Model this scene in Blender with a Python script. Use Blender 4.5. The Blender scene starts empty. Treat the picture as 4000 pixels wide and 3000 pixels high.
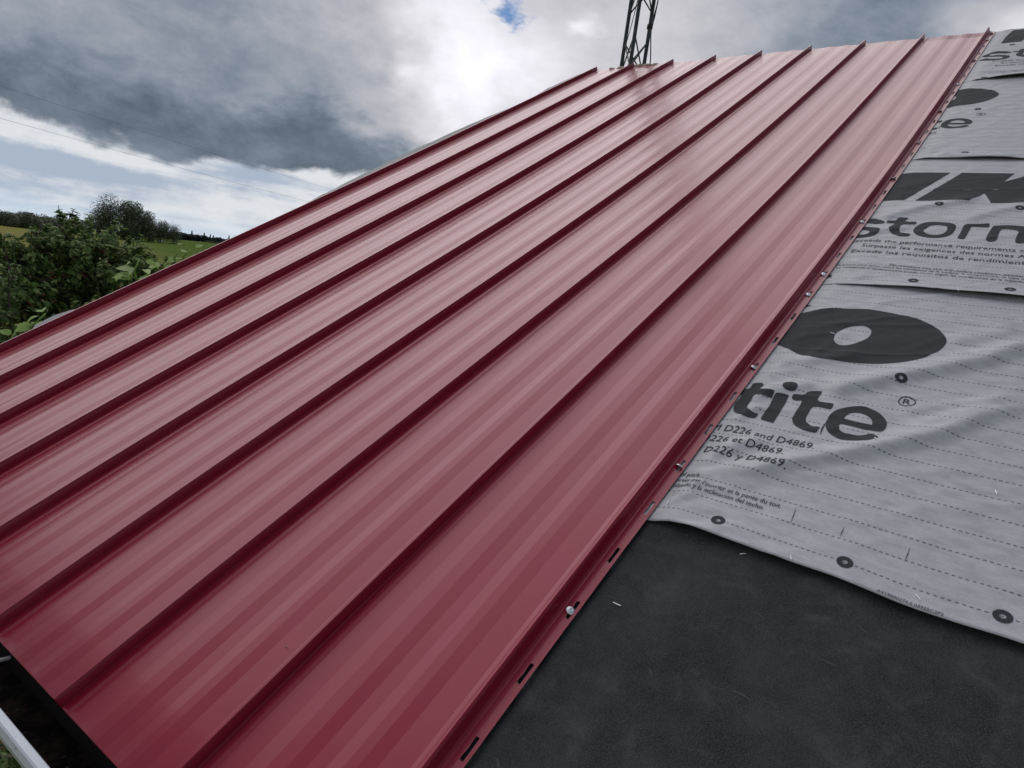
import bpy, bmesh, math, random
from mathutils import Vector, Matrix, noise
random.seed(7)
C = bpy.context.scene
col = C.collection
W = 0.3048            # one panel width in metres
PITCH = math.radians(30.0)
Z0 = 3.7

# ------------------------------------------------------------------ camera
cam_d = bpy.data.cameras.new('camera'); cam = bpy.data.objects.new('camera', cam_d); col.objects.link(cam)
cam.matrix_world = Matrix(((0.792726, -0.190018, 0.579205, 2.967076), (0.594125, 0.028262, -0.803876, -0.723613),
                           (0.136382, 0.981374, 0.135298, 4.324608), (0, 0, 0, 1)))
cam_d.sensor_width = 36; cam_d.lens = 24.872; cam_d.clip_start = 0.05; cam_d.clip_end = 9000
C.camera = cam
C.render.resolution_x = 1024; C.render.resolution_y = 768
C.view_settings.view_transform = 'Standard'; C.view_settings.look = 'None'
C.view_settings.exposure = 0.0; C.view_settings.gamma = 1.0; C.view_settings.use_curve_mapping = False

# ------------------------------------------------------------------ sky
SUN_AZ, SUN_EL = -58.0, 42.0      # azimuth measured from +Y towards +X
world = bpy.data.worlds.new('World'); C.world = world; world.use_nodes = True
NT = world.node_tree; NT.nodes.clear()
class E:
    """tiny expression builder over Math nodes"""
    nt = None
    def __init__(s, k): s.k = k
    @staticmethod
    def m(op, *a, clamp=False):
        n = E.nt.nodes.new('ShaderNodeMath'); n.operation = op; n.use_clamp = clamp
        for i, x in enumerate(a):
            if isinstance(x, E): E.nt.links.new(x.k, n.inputs[i])
            else: n.inputs[i].default_value = float(x)
        return E(n.outputs[0])
    def __add__(s, o): return E.m('ADD', s, o)
    __radd__ = __add__
    def __sub__(s, o): return E.m('SUBTRACT', s, o)
    def __rsub__(s, o): return E.m('SUBTRACT', o, s)
    def __mul__(s, o): return E.m('MULTIPLY', s, o)
    __rmul__ = __mul__
    def __truediv__(s, o): return E.m('DIVIDE', s, o)
def smooth(x, lo, hi):
    n = E.nt.nodes.new('ShaderNodeMapRange'); n.interpolation_type = 'SMOOTHSTEP'
    E.nt.links.new(x.k, n.inputs[0]); n.inputs[1].default_value = lo; n.inputs[2].default_value = hi
    return E(n.outputs[0])
def vec(x, y, z):
    n = E.nt.nodes.new('ShaderNodeCombineXYZ')
    for i, v in enumerate((x, y, z)):
        if isinstance(v, E): E.nt.links.new(v.k, n.inputs[i])
        else: n.inputs[i].default_value = v
    return E(n.outputs[0])
def nz(v, scale, detail=6, rough=.55, dist=0.0, lac=2.0):
    n = E.nt.nodes.new('ShaderNodeTexNoise'); E.nt.links.new(v.k, n.inputs['Vector'])
    n.inputs['Scale'].default_value = scale; n.inputs['Detail'].default_value = detail
    n.inputs['Roughness'].default_value = rough; n.inputs['Distortion'].default_value = dist
    n.inputs['Lacunarity'].default_value = lac
    return E(n.outputs['Fac'])
def mixc(f, a, b):
    n = E.nt.nodes.new('ShaderNodeMix'); n.data_type = 'RGBA'; n.clamp_factor = True
    if isinstance(f, E): E.nt.links.new(f.k, n.inputs[0])
    else: n.inputs[0].default_value = f
    for i, c in ((6, a), (7, b)):
        if isinstance(c, E): E.nt.links.new(c.k, n.inputs[i])
        else: n.inputs[i].default_value = (*c, 1)
    return E(n.outputs[2])
def scalec(c, f):
    n = E.nt.nodes.new('ShaderNodeVectorMath'); n.operation = 'SCALE'
    E.nt.links.new(c.k, n.inputs[0])
    if isinstance(f, E): E.nt.links.new(f.k, n.inputs['Scale'])
    else: n.inputs['Scale'].default_value = f
    return E(n.outputs[0])
E.nt = NT
tc = NT.nodes.new('ShaderNodeTexCoord'); sx = NT.nodes.new('ShaderNodeSeparateXYZ')
NT.links.new(tc.outputs['Generated'], sx.inputs[0])
dx, dy, dz = (E(sx.outputs[i]) for i in range(3))
DEG = 57.29578
az = E.m('ARCTAN2', dx, dy) * DEG
el = E.m('ARCSINE', dz) * DEG
flat = vec(dx, dy, dz * 1.8)
flat2 = vec(dx, dy, dz * 4.0)
w1 = nz(flat, 5.0, 4, .55); w2 = nz(vec(dx + 7.3, dy, dz * 1.8), 6.0, 4, .55)
f1 = nz(flat, 8.5, 8, .66, .25); f3 = nz(vec(dx + 4.4, dy, dz * 1.5), 24.0, 6, .62, .2)
f2 = nz(vec(dx, dy + 3.1, dz * 2.6), 3.2, 3, .5)
a_ = az + (w1 - .5) * 14
e_ = el + (w2 - .5) * 6 + (f1 - .5) * 2.2
def blob(ca, ce, sa, se):
    p = (a_ - ca) * (1 / sa); q = (e_ - ce) * (1 / se)
    return E.m('EXPONENT', (p * p + q * q) * -0.5)
# the upper cloud mass (brightness of its underside)
B = 0.43 + (f3 - .5) * .16 + (f1 - .5) * .38 + (f2 - .5) * .22
B = B - smooth(az, -34, 20) * smooth(el, 4, 24) * .10 + smooth(el, 30, 60) * .10
B = B - blob(-60, 12, 6, 4) * .13 - blob(-72, 12.5, 4, 2.5) * .05 - blob(-14, 20.5, 7, 4) * .22
B = B + blob(-41.5, 18, 3.0, 3.4) * .42 + blob(-40.5, 13.5, 2.6, 2.4) * .26 + blob(-46.5, 14.2, 1.4, .8) * .3 + blob(-30, 17, 8, 5) * .20
B = B + blob(-34, 19.6, .9, .5) * .3 + blob(-2.5, 20.3, 4.5, 1.3) * .38 + blob(-47.5, 9.5, 3.0, 1.2) * .16 + blob(-43, 10, 3.5, 3) * .24
B = B + blob(-59.5, 9.6, 1.2, .9) * .25 + blob(-57.5, 11.0, 1.3, .8) * .12
p_, q_ = (az - SUN_AZ - 2) * (1 / 31), (el - 37) * (1 / 14)
B = B + E.m('EXPONENT', (p_ * p_ + q_ * q_) * -0.5) * smooth(el, 18, 30) * .72 - smooth(az, -40, -10) * smooth(el, 21, 30) * .24  # unseen upper sky: bright lobe and dimmer right side shaped for roof reflections
dk = smooth(blob(-71, 7.6, 16, 2.4) + blob(-52, 7.4, 7.0, 2.1) * .95, .05, 1.15)
B = B * (1 - dk) + (.158 + (f1 - .5) * .38 + (f3 - .5) * .09 + (f2 - .5) * .10) * dk
B = B * .5 + E.m('SQRT', B * B + .010) * .5
B = E.m('MINIMUM', B, 1.4)
upper = scalec(mixc(smooth(B, .08, .6), (.76, .98, 1.27), (1.0, .99, 1.06)), B)
# low far cloud decks under its edge
l1 = nz(flat2, 9.0, 8, .6, .3); l2 = nz(vec(dx, dy + 2.0, dz * 16), 3.0, 5, .55)
ls = smooth(l1 * .58 + (f3 - .5) * .22 + l2 * .45 + smooth(el, 4.5, 7.2) * .16 - smooth(el, 0.5, 4) * .045 + blob(-68, 5.7, 5, .8) * .14 + blob(-53, 3.7, 5, 1.8) * .13 - blob(-68, 3.9, 4.0, 1.0) * .13, .39, .64)
lowc = mixc(ls, (.40, .475, .59), (.74, .76, .79))
lowc = mixc(smooth(el, 2.8, -0.3) * .55, lowc, (.62, .76, .90))
edge = smooth(e_ + (f1 - .5) * 1.0 - smooth(az, -74, -50) * .25, 6.05, 6.9)
clouds = mixc(edge, lowc, upper)
# blue holes in the upper mass
hole = smooth(blob(-39.8, 21.4, 2.5, 1.1) + (f1 - .5) * 1.3 + (f3 - .5) * .5, .52, .86)
sky = NT.nodes.new('ShaderNodeTexSky'); sky.sky_type = 'NISHITA'; sky.sun_disc = False
sky.sun_elevation = math.radians(SUN_EL); sky.sun_rotation = math.radians(SUN_AZ); sky.dust_density = 0.0; sky.ozone_density = 4.0; sky.altitude = 700
bg1 = NT.nodes.new('ShaderNodeBackground'); NT.links.new(sky.outputs[0], bg1.inputs[0]); bg1.inputs[1].default_value = 0.08
bg2 = NT.nodes.new('ShaderNodeBackground'); NT.links.new(clouds.k, bg2.inputs[0]); bg2.inputs[1].default_value = 1.0
mx = NT.nodes.new('ShaderNodeMixShader'); NT.links.new(hole.k, mx.inputs[0])
NT.links.new(bg2.outputs[0], mx.inputs[1]); NT.links.new(bg1.outputs[0], mx.inputs[2])
wo = NT.nodes.new('ShaderNodeOutputWorld'); NT.links.new(mx.outputs[0], wo.inputs[0])
world.cycles.sampling_method = 'MANUAL'; world.cycles.sample_map_resolution = 512

sun_d = bpy.data.lights.new('sun', 'SUN'); sun = bpy.data.objects.new('sun', sun_d); col.objects.link(sun)
sun_d.energy = 1.2; sun_d.angle = math.radians(75); sun_d.color = (1, .97, .93)
ca, ce = math.radians(SUN_AZ), math.radians(SUN_EL)
sd = Vector((math.sin(ca) * math.cos(ce), math.cos(ca) * math.cos(ce), math.sin(ce)))
sun.rotation_euler = sd.to_track_quat('Z', 'Y').to_euler()
sun.location = (0, 0, 30)

# ------------------------------------------------------------------ materials
def mat(name, base=(.5, .5, .5), rough=.6, metal=0.0, spec=.5, coat=0.0):
    m = bpy.data.materials.new(name); m.use_nodes = True
    b = m.node_tree.nodes['Principled BSDF']
    b.inputs['Base Color'].default_value = (*base, 1); b.inputs['Roughness'].default_value = rough
    b.inputs['Metallic'].default_value = metal; b.inputs['Specular IOR Level'].default_value = spec
    b.inputs['Coat Weight'].default_value = coat
    return m
def open_mat(m):
    E.nt = m.node_tree
    t = m.node_tree.nodes.new('ShaderNodeTexCoord')
    return m.node_tree.nodes['Principled BSDF'], t
def link(m, e, inp):
    m.node_tree.links.new(e.k, m.node_tree.nodes['Principled BSDF'].inputs[inp])
def bump(m, e, strength, dist):
    n = m.node_tree.nodes.new('ShaderNodeBump'); n.inputs['Strength'].default_value = strength
    n.inputs['Distance'].default_value = dist
    m.node_tree.links.new(e.k, n.inputs['Height'])
    m.node_tree.links.new(n.outputs[0], m.node_tree.nodes['Principled BSDF'].inputs['Normal'])
def sepc(t, out='Object'):
    n = E.nt.nodes.new('ShaderNodeSeparateXYZ'); E.nt.links.new(t.outputs[out], n.inputs[0])
    return [E(n.outputs[i]) for i in range(3)]

# painted steel: satin paint, faint dust film and handling smears
m_metal = mat('maroon_paint', (.15, .010, .018), .40, 0, .48, .28)
m_metal.node_tree.nodes['Principled BSDF'].inputs['Specular Tint'].default_value = (1, .40, .58, 1)
m_metal.node_tree.nodes['Principled BSDF'].inputs['Coat Roughness'].default_value = .17
b, t = open_mat(m_metal)
ob = E(t.outputs['Object'])
n1 = nz(ob, 2.2, 5, .6); n2 = nz(ob, 90, 2, .6); n3 = nz(ob, 900, 2, .5)
u_, v_, w_ = sepc(t, 'UV')
smear = smooth(nz(vec(u_ * 3.1, v_ * 2.6, 0), 1.0, 6, .7, .8), .58, .74) * smooth(nz(vec(u_ * 1.7, v_ * .7, 3.1), 1.0, 3, .5), .45, .62)
dust = smooth(n1, .35, .75)
colr = mixc(dust * .06 + smear * .05 + (n3 - .5) * .05, (.262, .0088, .0245), (.30, .12, .15))
link(m_metal, colr, 'Base Color')
link(m_metal, (n1 - .5) * .05 + smear * .06 + (n3 - .5) * .05 + .36, 'Roughness')
bump(m_metal, n2 * .25 + n3 * .75, .010, .0006)

# printed grey underlayment: fibrous, dusty; printed rows of dashes 2 in apart
m_felt = mat('grey_underlayment', (.36, .36, .40), .50, 0, .5)
b, t = open_mat(m_felt)
u_, v_, w_ = sepc(t, 'UV')
mott = nz(vec(u_ * 6, v_ * 15, 0), 1.2, 6, .66); blot = nz(vec(u_ * 7, v_ * 14, 5), 1.0, 4, .55)
fine = nz(vec(u_ * 60, v_ * 160, 0), 1.0, 3, .6); fine2 = nz(vec(u_ * 260, v_ * 420, 9), 1.0, 2, .6)
base = mixc(smooth(mott, .25, .75), (.390, .390, .412), (.520, .520, .548))
base = mixc(smooth(blot, .50, .80) * .50, base, (.255, .255, .262))
base = scalec(base, fine * .40 + fine2 * .44 + .59)
row = E.m('FRACT', v_ * (1 / .1640) - .25)
rl = 1 - smooth(E.m('ABSOLUTE', row - .5), .022, .034)
dash = E.m('LESS_THAN', E.m('FRACT', u_ * (1 / .0297) + E.m('FLOOR', v_ * (1 / .1640) - .25) * .37), .54)
spots = smooth(nz(vec(u_ * 30, v_ * 30, 2), 1.0, 2, .5), .76, .80)
base = mixc(rl * dash * .78, base, (.030, .030, .036))
base = mixc(spots * .5, base, (.10, .09, .07))
link(m_felt, base, 'Base Color')
bump(m_felt, fine * .5 + fine2 * .5, .22, .0008)

m_ink = mat('dark_ink_print', (.064, .067, .076), .7, 0, .12)
b, t = open_mat(m_ink)
ob = E(t.outputs['Object'])
link(m_ink, mixc(nz(ob, 60, 4, .6), (.036, .038, .043), (.058, .060, .067)), 'Base Color')

# black base underlayment
m_black = mat('black_membrane', (.02, .022, .023), .8, 0, .15)
b, t = open_mat(m_black)
u_, v_, w_ = sepc(t, 'UV')
big = nz(vec(u_ * 2.1, v_ * 2.4, 0), 1.0, 5, .6, .5); med = nz(vec(u_ * 10, v_ * 10, 3), 1.0, 5, .65)
fib = nz(vec(u_ * 150, v_ * 210, 0), 1.0, 3, .7, .6); sp = nz(vec(u_ * 210, v_ * 210, 4), 1.0, 1, .5)
red = smooth(nz(vec(u_ * 3.4, v_ * 3.0, 8), 1.0, 4, .6, .6), .52, .62)
base = mixc(smooth(big * .6 + med * .4, .33, .70), (.0180, .0195, .0198), (.044, .0465, .047))
base = mixc(smooth(nz(vec(u_ * 4.2, v_ * 4.6, 12), 1.0, 6, .68, .5), .50, .72) * .62, base, (.082, .085, .084))
base = mixc(red * .40, base, (.0165, .0125, .0140))
base = mixc(smooth(fib, .44, .70) * .80, base, (.090, .098, .098))
base = mixc(smooth(sp, .755, .80) * .8, base, (.26, .27, .27))
link(m_black, base, 'Base Color')
bump(m_black, fib, .12, .0010)

m_scuff = mat('chalky_scuff', (.072, .076, .074), .9, 0, .1)
m_pencil = mat('pencil_scratch', (.10, .10, .11), .8, 0, .1)
m_zinc = mat('zinc_steel', (.86, .88, .93), .34, .55)
m_bur = mat('bare_cut_metal', (.75, .70, .72), .3, 1.0)
m_tower = mat('dark_galvanised_steel', (.045, .052, .062), .5, .35, .5)
b, t = open_mat(m_tower)
link(m_tower, mixc(smooth(nz(E(t.outputs['Object']), 26, 5, .6), .4, .7), (.026, .031, .038), (.085, .095, .11)), 'Base Color')
m_cable = mat('black_rubber', (.012, .012, .014), .5)
m_white = mat('white_aluminium', (.74, .76, .80), .42, 0, .5)
b, t = open_mat(m_white)
link(m_white, mixc(smooth(nz(E(t.outputs['Object']), 70, 3, .6), .66, .72), (.58, .62, .69), (.26, .27, .29)), 'Base Color')
m_gut = mat('dirty_gutter_inside', (.018, .014, .012), .9, 0, .1)
m_shade = mat('eave_shade_black', (.008, .006, .006), .9, 0, .1)  # drip edge and fascia painted near-black, taking in the shadow under the eave
b, t = open_mat(m_gut)
link(m_gut, mixc(smooth(nz(E(t.outputs['Object']), 22, 6, .65), .42, .68), (.008, .007, .007), (.052, .034, .028)), 'Base Color')
m_wood = mat('sheathing_wood', (.30, .20, .12), .8)
m_siding = mat('pale_siding', (.62, .60, .55), .6)
m_foam = mat('tan_foam', (.52, .42, .33), .8)
b, t = open_mat(m_foam)
link(m_foam, mixc(nz(E(t.outputs['Object']), 30, 5, .6), (.40, .30, .22), (.66, .56, .48)), 'Base Color')
m_bark = mat('bark', (.09, .07, .055), .9)
m_berry = mat('red_berry', (.24, .022, .018), .45)
m_litter = mat('dry_leaf_litter', (.20, .15, .09), .9)
m_wire = mat('overhead_wire', (.22, .23, .25), .6)
m_car = mat('white_car_paint', (.75, .76, .78), .3, 0, .5, .5)
m_glass = mat('dark_glass', (.02, .025, .03), .1)
m_pole = mat('weathered_pole', (.45, .42, .40), .9)

def leaf_mat(name, c1, c2, c3, trans=.25):
    m = mat(name, c1, .6, 0, .18); b, t = open_mat(m)
    at = m.node_tree.nodes.new('ShaderNodeAttribute'); at.attribute_name = 'rnd'
    f = E(at.outputs['Fac'])
    c = mixc(smooth(f, .0, .62), c1, c2); c = mixc(smooth(f, .58, 1.0), c, c3)
    link(m, c, 'Base Color')
    tr = m.node_tree.nodes.new('ShaderNodeBsdfTranslucent'); E.nt.links.new(c.k, tr.inputs[0])
    ms = m.node_tree.nodes.new('ShaderNodeMixShader'); ms.inputs[0].default_value = trans
    out = m.node_tree.nodes['Material Output']
    E.nt.links.new(b.outputs[0], ms.inputs[1]); E.nt.links.new(tr.outputs[0], ms.inputs[2]); E.nt.links.new(ms.outputs[0], out.inputs[0])
    return m
m_leaf = leaf_mat('crab_leaf', (.060, .110, .028), (.150, .240, .065), (.38, .44, .19), .36)
m_shrub = leaf_mat('shrub_leaf', (.048, .095, .024), (.120, .200, .055), (.30, .37, .16), .36)
m_vine = leaf_mat('vine_leaf', (.26, .40, .11), (.38, .52, .18), (.50, .60, .32), .45)
m_far = leaf_mat('poplar_leaf', (.055, .075, .040), (.105, .130, .075), (.16, .19, .11), .15)  # leaf colours lightened to carry the haze of distance
m_conif = leaf_mat('conifer_needles', (.010, .018, .017), (.020, .032, .028), (.032, .045, .038), .1)
m_weed = leaf_mat('weed_leaf', (.020, .035, .012), (.05, .07, .022), (.12, .10, .05), .2)

m_field = mat('field_grass', (.12, .13, .05), 1.0, 0, .0)
b, t = open_mat(m_field)
x_, y_, z_ = sepc(t, 'Object')
n1 = nz(vec(x_, y_, 0), .018, 5, .55); n2 = nz(vec(x_, y_, 0), .16, 6, .65); st = nz(vec(x_ * .012 + y_ * .004, y_ * .09 + x_ * .03, 0), 1.0, 4, .6)
r2 = E.m('SQRT', x_ * x_ + y_ * y_)
hay = smooth(y_ * 1.0 + x_ * .425 + (n1 - .5) * 40, 30, -12)       # mown hay lies left of a line running away from the house
green = mixc(smooth(n2, .3, .7), (.088, .140, .030), (.130, .178, .048))
green = mixc(smooth(n1, .5, .7) * .5, green, (.11, .125, .045))
tan = mixc(smooth(n2 * .4 + st * .6, .36, .64), (.180, .185, .050), (.315, .265, .100))
gr = mixc(hay, green, tan)
gr = mixc(smooth(n2 * .6 + st * .4, .42, .60) * .35, gr, (.060, .085, .026))
link(m_field, gr, 'Base Color')

# ------------------------------------------------------------------ helpers
def tag(o, label=None, cat=None, group=None, kind=None):
    if label: o['label'] = label
    if cat: o['category'] = cat
    if group: o['group'] = group
    if kind: o['kind'] = kind
    return o
def empty(name, loc=(0, 0, 0), parent=None):
    o = bpy.data.objects.new(name, None); col.objects.link(o); o.location = loc
    o.empty_display_size = .2
    if parent: o.parent = parent
    return o
def mk(name, verts, faces, m, parent=None, smooth_=False, uvs=None, sharp=None, ang=None):
    me = bpy.data.meshes.new(name); me.from_pydata([tuple(v) for v in verts], [], faces); me.materials.append(m)
    if uvs is not None:
        l = me.uv_layers.new(name='UVMap')
        me.update()
        for lp in me.loops: l.data[lp.index].uv = uvs[lp.vertex_index]
    if smooth_: me.shade_smooth()
    if ang is not None:
        me.set_sharp_from_angle(angle=math.radians(ang))
    me.validate(); me.update()
    o = bpy.data.objects.new(name, me); col.objects.link(o)
    if parent:
        o.parent = parent; o.matrix_parent_inverse = Matrix.Translation(-Vector(parent.location))
    return o
class MB:
    def __init__(s): s.v = []; s.f = []; s.uv = []
    def quad(s, a, b, c, d):
        i = len(s.v); s.v += [a, b, c, d]; s.f.append((i, i+1, i+2, i+3))
    def box(s, a, b):
        (x0, y0, z0), (x1, y1, z1) = a, b; i = len(s.v)
        s.v += [(x0,y0,z0),(x1,y0,z0),(x1,y1,z0),(x0,y1,z0),(x0,y0,z1),(x1,y0,z1),(x1,y1,z1),(x0,y1,z1)]
        s.f += [tuple(i+k for k in q) for q in ((0,3,2,1),(4,5,6,7),(0,1,5,4),(1,2,6,5),(2,3,7,6),(3,0,4,7))]
    def tube(s, pts, rad, n=8, cap=True):
        pts = [Vector(p) for p in pts]; rings = []
        rr = rad if isinstance(rad, (list, tuple)) else [rad]*len(pts)
        for k, p in enumerate(pts):
            d = (pts[min(k+1, len(pts)-1)] - pts[max(k-1, 0)]).normalized()
            a = d.orthogonal().normalized() if k == 0 else (rings_a - d * rings_a.dot(d)).normalized()
            rings_a = a; b_ = d.cross(a); i = len(s.v); rings.append(i)
            for j in range(n):
                t_ = 2*math.pi*j/n; s.v.append(tuple(p + (a*math.cos(t_) + b_*math.sin(t_))*rr[k]))
        for k in range(len(rings)-1):
            for j in range(n):
                s.f.append((rings[k]+j, rings[k]+(j+1)%n, rings[k+1]+(j+1)%n, rings[k+1]+j))
        if cap:
            s.f.append(tuple(rings[0]+j for j in reversed(range(n)))); s.f.append(tuple(rings[-1]+j for j in range(n)))
    def build(s, name, m, parent=None, sm=False, ang=None): return mk(name, s.v, s.f, m, parent, sm, ang=ang)

# roof coordinates: u across (panel widths), v up the slope, w proud of the roof; the old roof sags a little mid-span
cp, sp_ = math.cos(PITCH), math.sin(PITCH)
def sag(u, v):
    x = min(max(v, -2), 16)/14.0
    return (-.75394*x*x + 1.50633*x**3 - .66928*x**4)*(1 + .61418*(min(max(u, -2), 12) - 4.)/4.)
def P(u, v, w=0.0):
    w = w + sag(u, v)
    return (u*W, (v*cp - w*sp_)*W, (v*sp_ + w*cp)*W + Z0)
VE, VR, H = -.939, 14.87, .0821
def sst(x, a, b):
    t_ = min(max((x-a)/(b-a), 0), 1); return t_*t_*(3-2*t_)

# ------------------------------------------------------------------ the ground
def terr(x, y):
    r = math.hypot(x, y); a = math.degrees(math.atan2(x, y))
    return sst(r, 200, 700)*(.5 + 5.5*sst(a, -68, -59)*(1 if a < 60 else 1))
vs_, fs_ = [], []
rings = [0.0] + [1.5*1.155**k for k in range(56)]
NA = 180
for k, r in enumerate(rings):
    for j in range(NA):
        a = 2*math.pi*j/NA; x, y = r*math.sin(a), r*math.cos(a)
        zz = terr(x, y) + (noise.noise(Vector((x*.15, y*.15, 0)))*.12 if r < 60 else noise.noise(Vector((x*.01, y*.01, 0)))*.35*sst(r, 60, 200))
        vs_.append((x, y, zz))
for k in range(len(rings)-1):
    for j in range(NA):
        fs_.append((k*NA+j, k*NA+(j+1) % NA, (k+1)*NA+(j+1) % NA, (k+1)*NA+j))
g = mk('ground', vs_, [tuple(reversed(f)) for f in fs_], m_field, None, True); tag(g, kind='structure')

# ------------------------------------------------------------------ the house
house = empty('house')
tag(house, 'low house with its roof half covered in maroon standing seam metal', 'house')
UL, UR = 0.0, 26.0     # the roof runs on to the right beyond the picture
def strip(us, vv, wfun, m, name, parent, uvm=None, thick=None):
    V_, F_, T_ = [], [], []
    for v in vv:
        for u in us:
            V_.append(P(u, v, wfun(u, v))); T_.append((u, v) if uvm is None else uvm(u, v))
    n = len(us)
    for i in range(len(vv)-1):
        for j in range(n-1):
            F_.append((i*n+j, i*n+j+1, (i+1)*n+j+1, (i+1)*n+j))
    return mk(name, V_, F_, m, parent, True, T_)
def frange(a, b, n): return [a + (b-a)*i/n for i in range(n+1)]

# deck boards of the roof, walls, soffit
eave = Vector(P(0, VE)); ridge_pt = Vector(P(0, VR))
yr, zr = ridge_pt.y, ridge_pt.z
ye, ze = eave.y, eave.z
mb = MB()
mb.v = []; NU = 14
x0, x1 = UL*W + .0, UR*W
for k in range(27):
    v0, v1 = VE + .04 + (VR - VE - .05)*k/27, VE + .04 + (VR - VE - .05)*(k+1)/27 - .02
    d = MB()
    for a_u in range(13):
        ua, ub = UL + .02 + 2*a_u, UL + 2*(a_u+1)
        i = len(d.v)
        d.v += [P(ua, v0, -.075), P(ub, v0, -.075), P(ub, v1, -.075), P(ua, v1, -.075), P(ua, v0, -.035), P(ub, v0, -.035), P(ub, v1, -.035), P(ua, v1, -.035)]
        d.f += [tuple(i+q for q in f) for f in ((0,3,2,1),(4,5,6,7),(0,1,5,4),(1,2,6,5),(2,3,7,6),(3,0,4,7))]
    d.build('deck_board', m_wood, house)
# back slope
bs = MB(); yb = 2*yr - ye
bs.v = [(x0-.06, yr+.02, zr-.02), (x1, yr+.02, zr-.02), (x1, yb, ze-.02), (x0-.06, yb, ze-.02), (x0-.06, yr+.02, zr-.05), (x1, yr+.02, zr-.05), (x1, yb, ze-.05), (x0-.06, yb, ze-.05)]
bs.f = [(0,1,2,3), (7,6,5,4), (3,2,6,7), (0,3,7,4), (1,5,6,2)]
mk('back_slope', bs.v, bs.f, m_felt, house, False, [(v[0]/W, v[1]/W) for v in bs.v])
wl = MB(); wt = .15
WS = .75; zw = ze - .06 + (WS-.1)*.0
wl.box((x0+.12, ye+WS, -.2), (x1-.12, ye+WS+wt, zw)); wl.box((x0+.12, yb-WS-wt, -.2), (x1-.12, yb-WS, zw))
for xx in (x0+.12, x1-.12-wt):
    i = len(wl.v); ya, yc = ye+WS+wt, yb-WS-wt
    for x in (xx, xx+wt):
        wl.v += [(x, ya, -.2), (x, yc, -.2), (x, yc, ze-.06), (x, yr, zr-.16), (x, ya, ze-.06)]
    wl.f += [(i, i+4, i+3, i+2, i+1), (i+5, i+6, i+7, i+8, i+9)]
    wl.f += [(i+a, i+b_, i+5+b_, i+5+a) for a, b_ in ((0,1),(1,2),(2,3),(3,4),(4,0))]
wl.build('wall', m_siding, house)
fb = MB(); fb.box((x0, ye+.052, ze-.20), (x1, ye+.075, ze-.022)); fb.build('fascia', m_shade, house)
so = MB(); so.box((x0, ye+.076, ze-.20), (x1, ye+WS-.002, ze-.185)); so.build('soffit', m_siding, house)
rk = MB()
for sgn in (0,):
    a = [P(-.10, VE, -.04), P(-.02, VE, -.04), P(-.02, VR, -.04), P(-.10, VR, -.04)]
    lo = [(p[0], p[1], p[2]-.14) for p in a]
    rk.v += a + lo; rk.f += [(0,1,2,3), (7,6,5,4), (0,3,7,4), (1,5,6,2), (0,4,5,1), (2,6,7,3)]
rk.build('rake_board', m_white, house)

# gutter: an open trough along the eave
gx0, gx1 = x0 - .05, x1
gz = ze - .03
prof_in = [(ye+.050, gz+.0), (ye+.050, gz-.088), (ye+.030, gz-.095), (ye-.030, gz-.095), (ye-.047, gz-.060), (ye-.0525, gz-.012), (ye-.0525, gz)]
prof_lip = [(ye-.0525, gz), (ye-.0545, gz+.0015), (ye-.0655, gz+.0015), (ye-.0680, gz-.001), (ye-.0705, gz-.013), (ye-.0675, gz-.016), (ye-.058, gz-.020), (ye-.050, gz-.045), (ye-.040, gz-.080), (ye-.028, gz-.098)]
def extr(prof, name, m, parent, xs=None):
    V_, F_ = [], []
    xs = xs or frange(gx0, gx1, 40)
    for x in xs:
        for (y, z) in prof: V_.append((x, y + .0012*math.sin(x*3.1), z + .0012*math.sin(x*2.3+1)))
    n = len(prof)
    for i in range(len(xs)-1):
        for j in range(n-1): F_.append((i*n+j, i*n+j+1, (i+1)*n+j+1, (i+1)*n+j))
    return mk(name, V_, F_, m, parent, True, ang=28)
gutter = empty('gutter', parent=house)
extr(prof_in, 'trough', m_gut, gutter); extr(prof_lip, 'front_lip', m_white, gutter)
for k in range(9):
    gh = MB(); xx = 1.8288 - .246 + .81*(k - 2)
    if xx < gx0: continue
    gh.tube([(xx, ye-.058, gz+.004), (xx+.001, ye-.02, gz+.007), (xx+.002, ye+.03, gz+.0055), (xx+.002, ye+.052, gz+.004)], .0038, 8)
    gh.build('gutter_hanger', m_pole, gutter, True)
db = MB()
for k in range(500):
    x = random.uniform(0.3, 3.2); y = ye - random.uniform(-.03, .045); z = gz - .0945 + random.uniform(0, .004)
    if random.random() < .5: y = ye - random.uniform(.03, .05); z = gz - .095 + (ye-.03-y)*1.9
    a = random.uniform(0, 6.28); l = random.uniform(.002, .007); wd = l*.3
    ddx, ddy = math.cos(a)*l, math.sin(a)*l
    db.quad((x, y, z+.001), (x+ddx, y+ddy, z+.002), (x+ddx-ddy*.3, y+ddy+ddx*.3, z+.003), (x-ddy*.3, y+ddx*.3, z+.001))
o = db.build('debris', m_litter, gutter); tag(o, kind='stuff')
de = MB()
a = P(0, VE-.0, -.028)
extr([(ye+.022, ze-.012), (ye+.006, ze-.016), (ye+.004, ze-.040), (ye+.009, ze-.043)], 'drip_edge', m_shade, house)

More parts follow.
